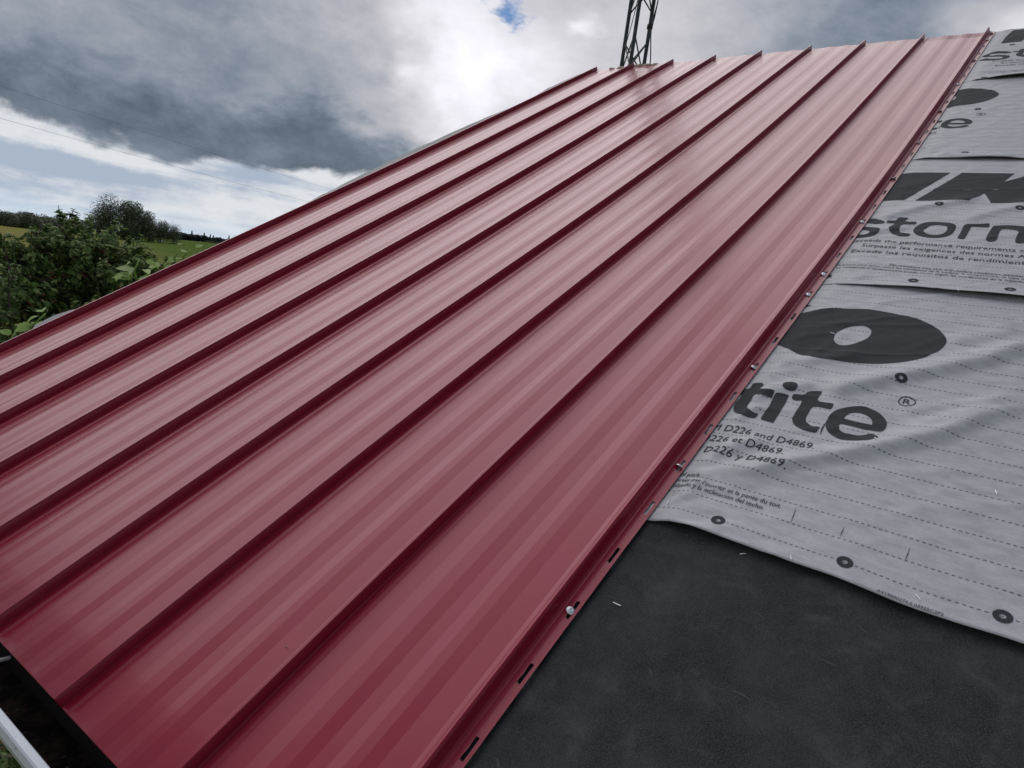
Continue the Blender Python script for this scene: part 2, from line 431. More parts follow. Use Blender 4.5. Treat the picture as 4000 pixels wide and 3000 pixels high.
# ------------------------------------------------------------------ maroon panels
SP, US = .43221, 8.0546
VV = sorted(set([round(x, 4) for x in frange(VE, VR, 48)]))
def panel(k):
    rnd = random.Random(100+k); last = (k == 7); W0 = .010
    tilt = rnd.uniform(-.004, .004)
    def oil(u, v):                         # slight oil canning between the seams
        x = (u-k)
        return .0016*math.sin(math.pi*min(max(x, 0), 1))*noise.noise(Vector((k*7.3, v*.55, 1.7))) + tilt*math.sin(math.pi*min(max(x, 0), 1))
    prof = [(-.023, .012), (-.0235, H-.004), (-.021, H), (-.003, H), (0.0, H-.003), (.002, .010), (.008, .0075), (.012, .0065), (.054, .0060), (.079, .0),
            (.205, .0), (.300, .0086), (.385, .0086), (.465, 0), (.550, 0), (.622, .0078), (.680, .0078), (.760, 0), (.895, 0), (.921, .0055)]
    sharp = {0, 2, 3, 5, 8, 9, 10, 11, 12, 13, 14, 15, 16, 17, 18, 19}
    if not last:
        prof += [(.972, .0045)]
    else:
        prof += [(.960, .0060), (.968, .010), (.972, H*.55), (.976, H*.92), (.982, H-.001), (.990, H), (.997, H-.006), (1.003, H*.72), (1.008, H*.40), (1.013, .018), (1.019, .009), (1.028, .0068), (1.034, .0088), (1.038, .0040), (1.046, .0), (1.062, -.002)]
        sharp |= {21, 33, 35}
    n = len(prof); V_, F_, T_ = [], [], []
    for v in VV:
        for (x, w) in prof:
            V_.append(P(k+x, v, w + W0 + oil(k+x, v))); T_.append((k+x, v))
    for i in range(len(VV)-1):
        for j in range(n-1): F_.append((i*n+j, i*n+j+1, (i+1)*n+j+1, (i+1)*n+j))
    # turned-down lip at the eave
    i0 = len(V_)
    for (x, w) in prof:
        V_.append(P(k+x, VE-.010, w + W0 - .004)); T_.append((k+x, VE-.01))
    for (x, w) in prof:
        V_.append(P(k+x, VE-.012, w + W0 - (.030 if w < .02 else .008))); T_.append((k+x, VE-.04))
    for j in range(n-1):
        F_.append((i0+j, i0+j+1, j+1, j)); F_.append((i0+n+j, i0+n+j+1, i0+j+1, i0+j))
    # closing lip on the ridge end of the rib
    if not last:
        pass
    me = bpy.data.meshes.new('roof_panel'); me.from_pydata(V_, [], F_); me.materials.append(m_metal)
    l = me.uv_layers.new(name='UVMap')
    for lp in me.loops: l.data[lp.index].uv = T_[lp.vertex_index]
    me.shade_smooth()
    at = me.attributes.new('sharp_edge', 'BOOLEAN', 'EDGE')
    base = len(VV)*n
    for e in me.edges:
        p, q = e.vertices
        if p % n == q % n and (p % n) in sharp: at.data[e.index].value = True
        if p >= base or q >= base:
            if (p >= base) and (q >= base) : at.data[e.index].value = True
    me.update()
    o = bpy.data.objects.new('roof_panel', me); col.objects.link(o); o.parent = house
    md = o.modifiers.new('thickness', 'SOLIDIFY'); md.thickness = .0007; md.offset = -1
    return o
panels = [panel(k) for k in range(8)]
last = panels[7]
last['label'] = 'right-hand edge panel of maroon metal with a slotted nailing flange'
# end fins where the ribs stand proud at the ridge are part of the profile; slotted nail flange of the last panel
V_, F_ = [], []
fu0, fu1, fu2, fu3 = 8.058, 8.0590, 8.0840, 8.1050
def fq(pts):
    i = len(V_); V_.extend(P(u, v, w) for u, v, w in pts); F_.append(tuple(range(i, i+len(pts))))
FW = lambda u, v: .008 + (.0035*noise.noise(Vector((v*1.3, 0, 5))) + .003)*(u-8.04)/.06
def fe(v): return fu3 + .0022*noise.noise(Vector((v*2.1, 3, 0)))
SL = .062                      # half length of a slot
def f4(ua, va, ub, vb, uc, vc, ud, vd): fq([(ua, va, FW(ua, va)), (ub, vb, FW(ub, vb)), (uc, vc, FW(uc, vc)), (ud, vd, FW(ud, vd))])
vprev = VE
for k in range(-2, 36):
    vc = k*SP
    if vc - SL < VE or vc + SL > VR: continue
    s0, s1 = vc-SL, vc+SL
    for q in range(4):
        va, vb = vprev + (s0-vprev)*q/4, vprev + (s0-vprev)*(q+1)/4
        f4(fu0, va, fe(va), va, fe(vb), vb, fu0, vb)
    ins = [0, .004, .0085, .004, 0]
    for q in range(4):
        va, vb = s0 + 2*SL*q/4, s0 + 2*SL*(q+1)/4
        f4(fu0, va, fu1+.001+ins[q]*.6, va, fu1+.001+ins[q+1]*.6, vb, fu0, vb)
        f4(fu2, va, fe(va), va, fe(vb), vb, fu2, vb)
    vprev = s1
f4(fu0, vprev, fe(vprev), vprev, fe(VR), VR, fu0, VR)
# join the two slivers left and right of each slot ends: the flange starts at the cove
o = mk('nail_flange', V_, F_, m_metal, last, False, None)
# the strip between the cove and the slots
# burrs, screws
for k in range(-2, 35):
    br = MB()
    vc = k*SP
    if vc - SL < VE or vc+SL > VR: continue
    for e_v in (-SL,):
        for q in range(3):
            u = 8.066 + .003*q; br.quad(P(u, vc+e_v-.001, .010), P(u+.003, vc+e_v-.001, .010), P(u+.0026, vc+e_v+.004, .0145+.004*random.random()), P(u+.0004, vc+e_v+.003, .016))
    o_ = br.build('slot_burr', m_bur, last)
# screws: pan heads standing on the flange
def screw_mesh():
    bm = bmesh.new(); prof = [(.0, .0036), (.0016, .0035), (.0016, .0020), (.0022, .0020), (.0022, .0035), (.0040, .0032), (.0055, .0024), (.0064, .0011), (.0066, .0003), (.0058, .0)]
    n = 16; rr = []
    for (r, h) in prof:
        rr.append([bm.verts.new((r*math.cos(2*math.pi*j/n), r*math.sin(2*math.pi*j/n), h)) for j in range(n)] if r > 0 else [bm.verts.new((0, 0, .0018))])
    for j in range(n): bm.faces.new((rr[0][0], rr[1][j], rr[1][(j+1) % n]))
    for i in range(1, len(rr)-1):
        for j in range(n): bm.faces.new((rr[i][j], rr[i+1][j], rr[i+1][(j+1) % n], rr[i][(j+1) % n]))
    me = bpy.data.meshes.new('screw'); bm.to_mesh(me); bm.free(); me.materials.append(m_zinc); me.shade_smooth(); me.set_sharp_from_angle(angle=math.radians(40)); return me
sm = screw_mesh()
for k in (2, 5, 8, 11, 12, 15, 18, 21, 24, 27, 30, 33, 34):
    o = bpy.data.objects.new('screw', sm); col.objects.link(o); o.parent = last
    u = US + .012; v = k*SP - .012
    o.location = P(u, v, .0125)
    o.rotation_euler = (PITCH + random.uniform(-.12, .12), random.uniform(-.10, .18), random.uniform(0, 3))
    o.scale = (1.22, 1.22, 1.1)

# ------------------------------------------------------------------ underlayment
EDGE = [1.65, 5.03, 8.48, 11.84]
def interp(tab, x):
    if x <= tab[0][0]: return tab[0][1]
    for (a, b_), (c, d) in zip(tab, tab[1:]):
        if x <= c:
            t_ = (x-a)/(c-a); t_ = t_*t_*(3-2*t_); return b_ + (d-b_)*t_
    return tab[-1][1]
EV = [[(7.9, -.02), (8.09, -.01), (8.25, .018), (8.5, .020), (9.07, .004), (9.55, -.030), (9.95, -.025), (11, .0), (13, -.03), (18, .03), (26, 0)],
      [(7.9, -.05), (8.1, -.035), (8.7, .02), (9.6, .035), (11, 0), (14, .04), (26, 0)],
      [(7.9, -.015), (8.5, .01), (9.2, .005), (12, -.02), (26, .02)],
      [(7.9, -.05), (8.1, -.045), (8.6, -.01), (9, .01), (12, .03), (26, 0)]]
LIFT = [[(8.1, .002), (8.35, .016), (8.7, .011), (9.1, .014), (9.6, .012), (10, .016), (14, .01), (26, .02)],
        [(8.1, .002), (8.4, .010), (8.9, .034), (9.5, .048), (11, .03), (26, .01)],
        [(8.1, .008), (8.5, .010), (8.9, .020), (9.3, .018), (12, .02), (26, .01)],
        [(8.12, .0), (8.3, .03), (8.8, .070), (9.4, .06), (12, .02), (26, .01)]]
# folds: (sheet, [(u, v) ...], width, height, skew)
def UVs(l): return l
FOLDS = [[0, [[8.262, 2.09], [8.494, 2.285], [8.685, 2.467], [8.801, 2.559], [8.955, 2.683], [9.152, 2.868], [9.35, 3.062], [9.537, 3.338], [9.687, 3.506], [9.853, 3.698]], 0.04675, 0.0391, 0.3], [0, [[8.594, 3.249], [8.73, 3.372], [8.857, 3.516], [9.126, 3.748], [9.304, 3.912], [9.482, 4.07], [9.656, 4.32], [9.785, 4.52]], 0.051, 0.0391, 0.4], [0, [[9.087, 3.199], [9.212, 3.3], [9.34, 3.394], [9.572, 3.56], [9.722, 3.678]], 0.0255, 0.0115, 0.5], [0, [[9.214, 3.01], [9.284, 3.172], [9.479, 3.4], [9.575, 3.533], [9.709, 3.672]], 0.0255, 0.0103, 0.5], [0, [[8.111, 1.719], [8.142, 1.808], [8.175, 1.926], [8.214, 2.01], [8.278, 2.098]], 0.029750000000000002, 0.023, 0.3], [0, [[8.134, 1.792], [8.187, 1.854], [8.275, 1.947]], 0.017, 0.0138, 0.3], [0, [[8.179, 2.241], [8.224, 2.376], [8.334, 2.528], [8.454, 2.655]], 0.0425, 0.023, 0.2], [0, [[8.156, 2.988], [8.275, 3.159], [8.386, 3.256], [8.564, 3.361]], 0.034, 0.0207, 0.2], [0, [[8.109, 3.414], [8.302, 3.623], [8.54, 3.749], [8.759, 3.927]], 0.0425, 0.0184, 0.2], [0, [[9.2, 4.241], [9.417, 4.396], [9.626, 4.608]], 0.0425, 0.0161, 0.2], [0, [[8.17, 2.724], [8.248, 2.888], [8.32, 2.985]], 0.0255, 0.0184, 0.2], [1, [[8.213, 6.572], [8.29, 6.67], [8.508, 6.933], [8.848, 7.168], [9.02, 7.299]], 0.051, 0.023, 0.4], [1, [[8.885, 6.601], [9.11, 6.866], [9.363, 7.115], [9.554, 7.257]], 0.051, 0.0184, 0.3], [1, [[8.164, 6.185], [8.297, 6.31], [8.524, 6.418]], 0.0425, 0.0138, 0.3], [2, [[8.294, 8.611], [8.721, 8.547], [9.211, 8.524]], 0.051, 0.023, 0.3]]
def seg_d(px, py, a, b_):
    ax, ay = a; bx, by = b_; ddx, ddy = bx-ax, by-ay; L2 = ddx*ddx+ddy*ddy
    t_ = ((px-ax)*ddx + (py-ay)*ddy)/L2; tc_ = min(max(t_, 0), 1)
    qx, qy = px-(ax+tc_*ddx), py-(ay+tc_*ddy)
    d = math.hypot(qx, qy); s = 1 if (ddx*(py-ay) - ddy*(px-ax)) > 0 else -1
    return d*s, tc_
def HS(i, u, v):
    y = v - EDGE[i] - interp(EV[i], u)
    h = .013 + interp(LIFT[i], u)*math.exp(-max(y, 0)/.10)
    if y > 3.3: h -= .010*sst(y, 3.3, 3.45)
    f = 0
    for (s, pts, wd, amp, sharp) in FOLDS:
        if s != i: continue
        if not (min(p[0] for p in pts)-.3 < u < max(p[0] for p in pts)+.3): continue
        best = None; n_ = len(pts)-1
        for q in range(n_):
            d, tt = seg_d(u, v, pts[q], pts[q+1])
            if best is None or abs(d) < abs(best[0]): best = (d, (q+tt)/n_)
        d, tt = best
        end = sst(tt, -.001, .15)*sst(1-tt, -.001, .2)
        wl_, wu_ = wd*(1-sharp*.5), wd*(1+sharp*1.6)
        x = d/(wu_ if d > 0 else wl_)
        f += amp*end*math.exp(-x*x*.5)
    # fine creases run up to the right
    c_, s_ = math.cos(math.radians(38)), math.sin(math.radians(38))
    a1, b1 = (u*c_ + v*s_), (-u*s_ + v*c_)
    am = (.45 + 1.3*math.exp(-max(u-8.1, 0)*1.8))*(1.0 if i == 0 else .6)
    f += am*.0042*noise.noise(Vector((a1*1.3, b1*6.5, i*9.1)))
    f += am*.0016*noise.noise(Vector((a1*3.3, b1*17, i*5.1)))
    rdg = 1 - abs(noise.noise(Vector((a1*.9, b1*3.1, 30+i*9.1))))*2
    f += .0065*am*max(rdg-.82, 0)/.18
    rd2 = 1 - abs(noise.noise(Vector((a1*.5+4, (b1+.3*a1)*2.1, 60+i*9.1))))*2
    f += .0055*max(rd2-.89, 0)/.11
    f += .006*noise.noise(Vector((u*.9, v*1.1, i*3.3+.5)))
    k_ = sst(u, 8.09, 8.26)
    return (-.004 if y > .15 else -.002)*(1-k_) + k_*(h + f)
def usamp():
    a = [7.75, 7.95, 8.05] + frange(8.09, 10.6, 84) + frange(10.7, 26, 30); return a
def sheet(i):
    us = usamp(); top = (EDGE[i+1] + .33) if i < 3 else VR + .02
    ys = frange(0, .3, 12) + frange(.33, top-EDGE[i], int((top-EDGE[i]-.33)/.03)+1)
    V_, F_, T_ = [], [], []
    for y in ys:
        for u in us:
            ev = interp(EV[i], u)*math.exp(-y*2.5)
            v = EDGE[i] + y + ev
            V_.append(P(u, v, HS(i, u, v))); T_.append((u, y))
    n = len(us)
    for a in range(len(ys)-1):
        for j in range(n-1): F_.append((a*n+j, a*n+j+1, (a+1)*n+j+1, (a+1)*n+j))
    # under-turned bottom hem gives the edge thickness
    i0 = len(V_)
    for u in us:
        v = EDGE[i] + interp(EV[i], u) + .0015
        V_.append(P(u, v, HS(i, u, v) - .0035)); T_.append((u, -.003))
    for j in range(n-1): F_.append((i0+j, i0+j+1, j+1, j))
    return mk('underlayment_sheet', V_, F_, m_felt, house, True, T_)
bl = strip([7.75, 8.0, 8.3, 8.8, 9.4, 10, 11, 13, 17, 21, 26], frange(VE+.02, 2.3, 14), lambda u, v: -.016, m_black, 'underlayment_sheet', house)
bl['label'] = 'black dusty felt strip along the eave below the grey printed sheets'
sheets = [sheet(i) for i in range(4)]
SL_ = ['lowest grey printed sheet, with the big O and the letters tite above its lower edge',
       'second grey printed sheet up, with the word starting Storm',
       'third grey printed sheet up, with the letters te beside the metal edge',
       'topmost grey printed sheet, ending at the ridge']
for s, l in zip(sheets, SL_): s['label'] = l

PRINT = {"END":{"t1":[1,[[8.0304,1.4466],[8.0189,1.4929],[8.0943,1.5113],[8.132,1.5285],[8.1339,1.5869],[8.146,1.6091],[8.1911,1.6155],[8.2126,1.5969],[8.217,1.5719],[8.2212,1.5142],[8.3093,1.5161],[8.3197,1.5009],[8.3232,1.4576],[8.315,1.4442],[8.215,1.4405],[8.207,1.3735],[8.2047,1.3098],[8.2153,1.2646],[8.2406,1.2321],[8.2763,1.2225],[8.3055,1.226],[8.3107,1.2067],[8.3073,1.1815],[8.2959,1.1697],[8.242,1.1605],[8.1834,1.1785],[8.1401,1.2218],[8.1178,1.2749],[8.1132,1.3235],[8.1178,1.4152],[8.092,1.4468]]],"i":[1,[[8.342,1.5058],[8.3836,1.5157],[8.419,1.5144],[8.4199,1.5021],[8.4279,1.4117],[8.4301,1.3033],[8.4296,1.1795],[8.4213,1.1679],[8.3576,1.1729],[8.3423,1.1841],[8.3407,1.2548],[8.344,1.3166],[8.3358,1.4122],[8.3315,1.4799]]],"dot":[1,[[8.3487,1.5964],[8.3429,1.627],[8.3544,1.6513],[8.3853,1.6658],[8.415,1.664],[8.4356,1.6457],[8.4433,1.6097],[8.4354,1.5808],[8.4115,1.5664],[8.3793,1.5667],[8.3568,1.58]]],"t2":[1,[[8.4496,1.4887],[8.4433,1.5177],[8.4507,1.5434],[8.5031,1.5564],[8.5221,1.6057],[8.5548,1.6313],[8.5946,1.643],[8.6058,1.6258],[8.6103,1.5278],[8.7048,1.5229],[8.7147,1.5087],[8.7147,1.4668],[8.7036,1.454],[8.6099,1.4484],[8.6004,1.361],[8.6006,1.3026],[8.6133,1.2617],[8.6383,1.2379],[8.6666,1.2215],[8.7081,1.2278],[8.7103,1.2009],[8.7064,1.1662],[8.6869,1.1546],[8.6155,1.1608],[8.5547,1.2029],[8.5277,1.2492],[8.523,1.2822],[8.5228,1.377],[8.5165,1.4842],[8.4789,1.4754]]],"e":[1,[[8.736,1.1554],[8.7241,1.2172],[8.7285,1.306],[8.7284,1.379],[8.7453,1.4506],[8.785,1.4994],[8.8488,1.5417],[8.9015,1.5581],[8.9629,1.5425],[9.0189,1.4987],[9.0584,1.4374],[9.0684,1.3777],[9.062,1.3242],[9.0405,1.3091],[9.0408,1.3084],[8.9727,1.3047],[8.8955,1.3065],[8.8164,1.3096],[8.8172,1.2709],[8.8296,1.2376],[8.8663,1.2215],[8.924,1.221],[8.9648,1.2347],[9.0009,1.2664],[9.0198,1.2657],[9.0546,1.2363],[9.0395,1.209],[9.0198,1.1883],[8.9932,1.1707],[8.9228,1.1525],[8.847,1.1506],[8.7775,1.19],[8.7433,1.2398],[8.7328,1.2878]]],"e_hole":[1,[[8.818,1.3895],[8.8276,1.4405],[8.8589,1.4736],[8.9038,1.4785],[8.9483,1.4567],[8.9774,1.4161],[8.9887,1.3689],[8.9772,1.3641],[8.9001,1.3642],[8.8327,1.3717],[8.82,1.3744]]],"O":[1,[[8.409,2.9168],[8.5316,2.9459],[8.6579,2.9496],[8.7852,2.9344],[8.9242,2.9019],[9.0162,2.8498],[9.1024,2.7841],[9.1556,2.7034],[9.1918,2.6199],[9.1949,2.554],[9.1828,2.4838],[9.1504,2.3945],[9.1011,2.3129],[9.0337,2.2442],[8.9479,2.1853],[8.8476,2.1386],[8.7418,2.109],[8.6323,2.086],[8.4579,2.0556],[8.3287,2.0761],[8.2116,2.1448],[8.1381,2.1899],[8.0895,2.2163],[8.0245,2.3266],[8.0018,2.471],[8.0334,2.6221],[8.0976,2.7542],[8.1668,2.8077],[8.2832,2.8723]]],"O_hole":[1,[[8.4684,2.4024],[8.4614,2.472],[8.4833,2.5524],[8.5224,2.6169],[8.5869,2.6571],[8.6354,2.661],[8.6781,2.6236],[8.6955,2.5643],[8.6892,2.4911],[8.6579,2.4244],[8.6142,2.3607],[8.564,2.3227],[8.5142,2.3263],[8.4839,2.358]]],"tri":[0,[[8.0586,2.9325],[8.1408,2.9266],[8.0841,2.8515]]]},"START":{"A":[0,[[8.1199,2.9629],[8.5935,2.9785],[8.3096,2.1072],[8.0479,2.0953],[8.0621,2.5501],[8.0966,2.8666]]],"B":[0,[[8.7035,2.9799],[9.1861,2.9946],[9.1172,2.7229],[9.2754,2.9034],[9.4077,2.9647],[9.4864,2.1334],[9.3579,2.1348],[9.0883,2.1229],[8.9971,2.3904],[8.8947,2.1266],[8.4156,2.1078]]],"t":[1,[[8.2925,1.46],[8.2884,1.5125],[8.3549,1.5281],[8.3692,1.6048],[8.4387,1.6229],[8.4508,1.6017],[8.4439,1.5245],[8.5299,1.5297],[8.5443,1.514],[8.543,1.4641],[8.4427,1.44],[8.4343,1.3376],[8.4444,1.273],[8.4713,1.2341],[8.5474,1.2051],[8.5503,1.1735],[8.5405,1.1502],[8.4678,1.1468],[8.397,1.1983],[8.3491,1.2776],[8.342,1.3434],[8.3659,1.4427]]],"o":[1,[[8.5673,1.4169],[8.6026,1.5013],[8.668,1.546],[8.7613,1.555],[8.8426,1.5421],[8.8877,1.484],[8.898,1.3993],[8.8913,1.2917],[8.8562,1.2115],[8.7881,1.1626],[8.697,1.1595],[8.6181,1.1972],[8.5686,1.2632],[8.5572,1.3376]]],"o_hole":[1,[[8.6557,1.3773],[8.6789,1.4475],[8.7391,1.4757],[8.798,1.4683],[8.826,1.4296],[8.8334,1.3447],[8.8119,1.2661],[8.7689,1.2304],[8.7042,1.235],[8.6562,1.2796],[8.6447,1.3208]]],"r":[1,[[8.9495,1.1882],[8.9519,1.3453],[8.9525,1.4737],[8.9647,1.5301],[9.01,1.5531],[9.1376,1.5749],[9.1509,1.5514],[9.1489,1.4913],[9.0267,1.4868],[9.016,1.4207],[9.0115,1.3143],[9.0053,1.1787],[8.9545,1.1789]]],"n":[1,[[9.1743,1.182],[9.1823,1.493],[9.2097,1.5402],[9.2803,1.5631],[9.3787,1.5655],[9.44,1.5387],[9.4609,1.46],[9.4642,1.1853],[9.3952,1.1868],[9.4005,1.3674],[9.3859,1.4421],[9.3311,1.4673],[9.2726,1.4629],[9.2526,1.4114],[9.2492,1.181]]],"S":[1,[[8.2694,1.457],[8.2298,1.5188],[8.1346,1.5781],[8.0209,1.5554],[7.9373,1.4794],[7.8903,1.4116],[7.9033,1.355],[7.9627,1.3],[8.0586,1.2784],[8.1288,1.2693],[8.1792,1.2323],[8.1918,1.1878],[8.1712,1.1543],[8.1217,1.1502],[8.0287,1.16],[7.9563,1.2139],[7.8807,1.1567],[7.9202,1.1096],[8.0194,1.0624],[8.1328,1.0666],[8.2203,1.0886],[8.2694,1.1624],[8.2755,1.2407],[8.2538,1.2884],[8.165,1.3429],[8.0705,1.3606],[8.0166,1.3479],[7.9756,1.4242],[8.0099,1.4646],[8.0803,1.461],[8.1516,1.4465],[8.201,1.419]]]}}
def cr(pts, n=4):                       # closed Catmull-Rom
    out = []; N = len(pts)
    for i in range(N):
        p0, p1, p2, p3 = (Vector(pts[(i+q) % N]) for q in (-1, 0, 1, 2))
        for k in range(n):
            t_ = k/n; t2, t3 = t_*t_, t_*t_*t_
            out.append(tuple(.5*((2*p1) + (p2-p0)*t_ + (2*p0-5*p1+4*p2-p3)*t2 + (3*p1-p0-3*p2+p3)*t3)))
    return out
def curve_mesh(polys):
    cu = bpy.data.curves.new('tmp', 'CURVE'); cu.dimensions = '2D'; cu.fill_mode = 'BOTH'
    for pts in polys:
        s = cu.splines.new('POLY'); s.points.add(len(pts)-1); s.use_cyclic_u = True
        for q, p in enumerate(pts): s.points[q].co = (p[0], p[1], 0, 1)
    return to_tris(cu)
def to_tris(cu):
    o = bpy.data.objects.new('tmp', cu); col.objects.link(o)
    dg = bpy.context.evaluated_depsgraph_get(); dg.update()
    me = bpy.data.meshes.new_from_object(o.evaluated_get(dg))
    bm = bmesh.new(); bm.from_mesh(me)
    bpy.data.objects.remove(o); bpy.data.curves.remove(cu); bpy.data.meshes.remove(me)
    return bm
def lay(bm, i, du, dyy, name, cut=.03, m=None, off=.0032):
    """cut a flat print on a grid and lay it on sheet i's surface"""
    bmesh.ops.translate(bm, verts=bm.verts, vec=(du, dyy, 0))
    xs = [v.co.x for v in bm.verts]; yy = [v.co.y for v in bm.verts]
    if not xs: return
    for ax, lo, hi in ((0, min(xs), max(xs)), (1, min(yy), max(yy))):
        k = math.floor(lo/cut)+1
        while k*cut < hi:
            co = [0, 0, 0]; no = [0, 0, 0]; co[ax] = k*cut; no[ax] = 1
            bmesh.ops.bisect_plane(bm, geom=bm.verts[:]+bm.edges[:]+bm.faces[:], plane_co=co, plane_no=no); k += 1
    dele = [v for v in bm.verts if v.co.x < 8.02]
    bmesh.ops.delete(bm, geom=dele, context='VERTS')
    if not bm.verts: return
    for v in bm.verts:
        u, y = v.co.x, v.co.y
        vv = EDGE[i] + y + interp(EV[i], u)*math.exp(-y*2.5)
        v.co = P(u, vv, HS(i, u, vv) + off)
    me = bpy.data.meshes.new(name); bm.to_mesh(me); bm.free(); me.materials.append(m or m_ink)
    me.shade_smooth()
    o = bpy.data.objects.new(name, me); col.objects.link(o); o.parent = sheets[i]; return o
def art(i, group, keys, du, name):
    polys = []
    for k in keys:
        f, pts = PRINT[group][k]; polys.append(cr(pts) if f else pts)
    return lay(curve_mesh(polys), i, du, 0, name)
def text(i, s, x, y, cw, cap, align='LEFT', du=0.0, name='printed_text', bold=None):
    bold = 0.0 if bold is None else bold
    cu = bpy.data.curves.new('tmp', 'FONT'); cu.body = s; cu.size = 1; cu.resolution_u = 2; cu.align_x = 'LEFT'; cu.offset = bold
    cu.fill_mode = 'BOTH'
    bm = to_tris(cu)
    xs = [v.co.x for v in bm.verts]
    wdt = max(xs) - min(xs); sx_ = cw*len(s)/wdt; sy_ = cap/.70
    x_0 = min(xs)
    for v in bm.verts:
        px = (v.co.x - x_0)*sx_; v.co.x = (x + px) if align == 'LEFT' else (x - wdt*sx_ + px); v.co.y = y + v.co.y*sy_; v.co.z = 0
    return lay(bm, i, du, 0, name, cut=.06)
_n = PRINT['START']['n'][1]; _s = _n[8][0] - _n[0][0]
PRINT['START']['n2'] = (1, [(round(a + _s, 4), b_) for a, b_ in _n])
def end_art(i, du):
    art(i, 'END', ['t1', 'i', 'dot', 't2', 'e', 'e_hole'], du, 'printed_word')
    art(i, 'END', ['O', 'O_hole', 'tri'], du, 'printed_emblem')
    # registered mark
    cx_, cy_ = 9.118, 1.715
    ring = [(cx_+.052*math.cos(a*.3142), cy_+.062*math.sin(a*.3142)) for a in range(20)]
    rin = [(cx_+.045*math.cos(a*.3142), cy_+.054*math.sin(a*.3142)) for a in range(20)]
    lay(curve_mesh([ring, rin]), i, du, 0, 'printed_mark')
    text(i, 'R', cx_-.022, cy_-.030, .046, .062, du=du)
    text(i, 'Exceeds the performance requirements of ASTM D226 and D4869.', 8.747, .972, .0372, .070, 'RIGHT', du)
    text(i, 'Surpasse les exigences des normes ASTM D226 et D4869.', 8.600, .845, .0372, .070, 'RIGHT', du)
    text(i, 'Excede los requisitos de rendimiento de las ASTM D226 y D4869.', 8.662, .705, .0372, .070, 'RIGHT', du)
    text(i, 'weather, type of footwear, and roof pitch.', 8.232, .440, .0165, .040, 'RIGHT', du)
    text(i, 'le type de souliers portés par l\'ouvrier et la pente du toit.', 8.744, .382, .0163, .040, 'RIGHT', du)
    text(i, 'el tipo de calzado y la inclinación del techo.', 8.664, .326, .0163, .040, 'RIGHT', du)
def start_art(i, du):
    art(i, 'START', ['A', 'B'], du, 'printed_emblem')
    art(i, 'START', ['S', 't', 'o', 'o_hole', 'r', 'n'], du, 'printed_word')
    art(i, 'START', ['n2'], du, 'printed_word')
    text(i, 'Exceeds the performance requirements of ASTM D226', 8.080, .963, .0384, .070, 'LEFT', du)
    text(i, 'Surpasse les exigences des normes ASTM D226', 8.206, .838, .0390, .070, 'LEFT', du)
    text(i, 'Excede los requisitos de rendimiento de las', 8.150, .705, .0386, .070, 'LEFT', du)
    text(i, 'Slip resistance may vary with surface conditions, weather, type', 8.536, .450, .0174, .038, 'LEFT', du)
    text(i, 'L\'adhérence peut varier selon les conditions de la surface, la température, le type de souliers', 8.060, .394, .0174, .038, 'LEFT', du)
    text(i, 'La resistencia al deslizamiento puede variar según las condiciones de la superficie, el clima', 8.124, .336, .0174, .038, 'LEFT', du)
end_art(0, 0); start_art(1, 0); end_art(2, -.55); start_art(3, 0.2518)
text(0, 'AV19000274.0 03925C2P2', 9.338, .012, .0130, .020, 'LEFT')
def ringp(i, u, y, r=.040, ri=.014):
    a = [(u+r*math.cos(q*.2618), y+r*1.0*math.sin(q*.2618)) for q in range(24)]
    b_ = [(u+ri*math.cos(q*.2618), y+ri*math.sin(q*.2618)) for q in range(24)]
    lay(curve_mesh([a, b_]), i, 0, 0, 'printed_ring')
for i, rows in enumerate(([(9.159, .125, .682), (9.029, 1.965, .682)], [(8.784, .17, .688), (8.654, 1.995, .688)], [(8.624, .192, .69), (8.498, 1.945, .69)], [(8.347, .105, .69), (8.47, 1.95, .69)])):
    for (u, y, s) in rows:
        for q in range(-2, 12):
            uu = u + q*s
            if 8.04 < uu < 16 and not (i == 0 and y > 1 and q != 0) and not (i == 1 and y > 1 and q == -1): ringp(i, uu, y)
# the big O hides rings under it; staples
STAP = [[0, 8.155, 1.817, -1.28, 0.03], [-1, 8.679, 1.638, 0.58, 0.032], [0, 8.919, 1.683, 1.98, 0.03], [0, 9.509, 1.701, -0.79, 0.034], [0, 8.441, 4.117, -0.31, 0.035], [1, 9.133, 5.065, -1.26, 0.047], [1, 8.304, 5.092, -1.03, 0.044], [1, 8.875, 6.586, 1.22, 0.05], [0, 9.046, 2.855, -0.98, 0.03], [0, 9.705, 2.643, -1.17, 0.03], [-1, 8.245, 1.02, -0.03, 0.045]]
for (i, u, v, ang, l) in STAP:
    s = MB(); ca_, sa_ = math.cos(ang)*l/2, math.sin(ang)*l/2
    hh = lambda a, b_: (HS(i, a, b_) if i >= 0 else -.016) + .004
    p = [(u-ca_, v-sa_), (u-ca_*.98, v-sa_*.98), (u, v), (u+ca_*.98, v+sa_*.98), (u+ca_, v+sa_)]
    pts = [P(a, b_, hh(a, b_) + (0 if 0 < q < 4 else -.010)) for q, (a, b_) in enumerate(p)]
    s.tube(pts, .00075, 6); s.build('staple', m_zinc, sheets[i] if i >= 0 else bl)
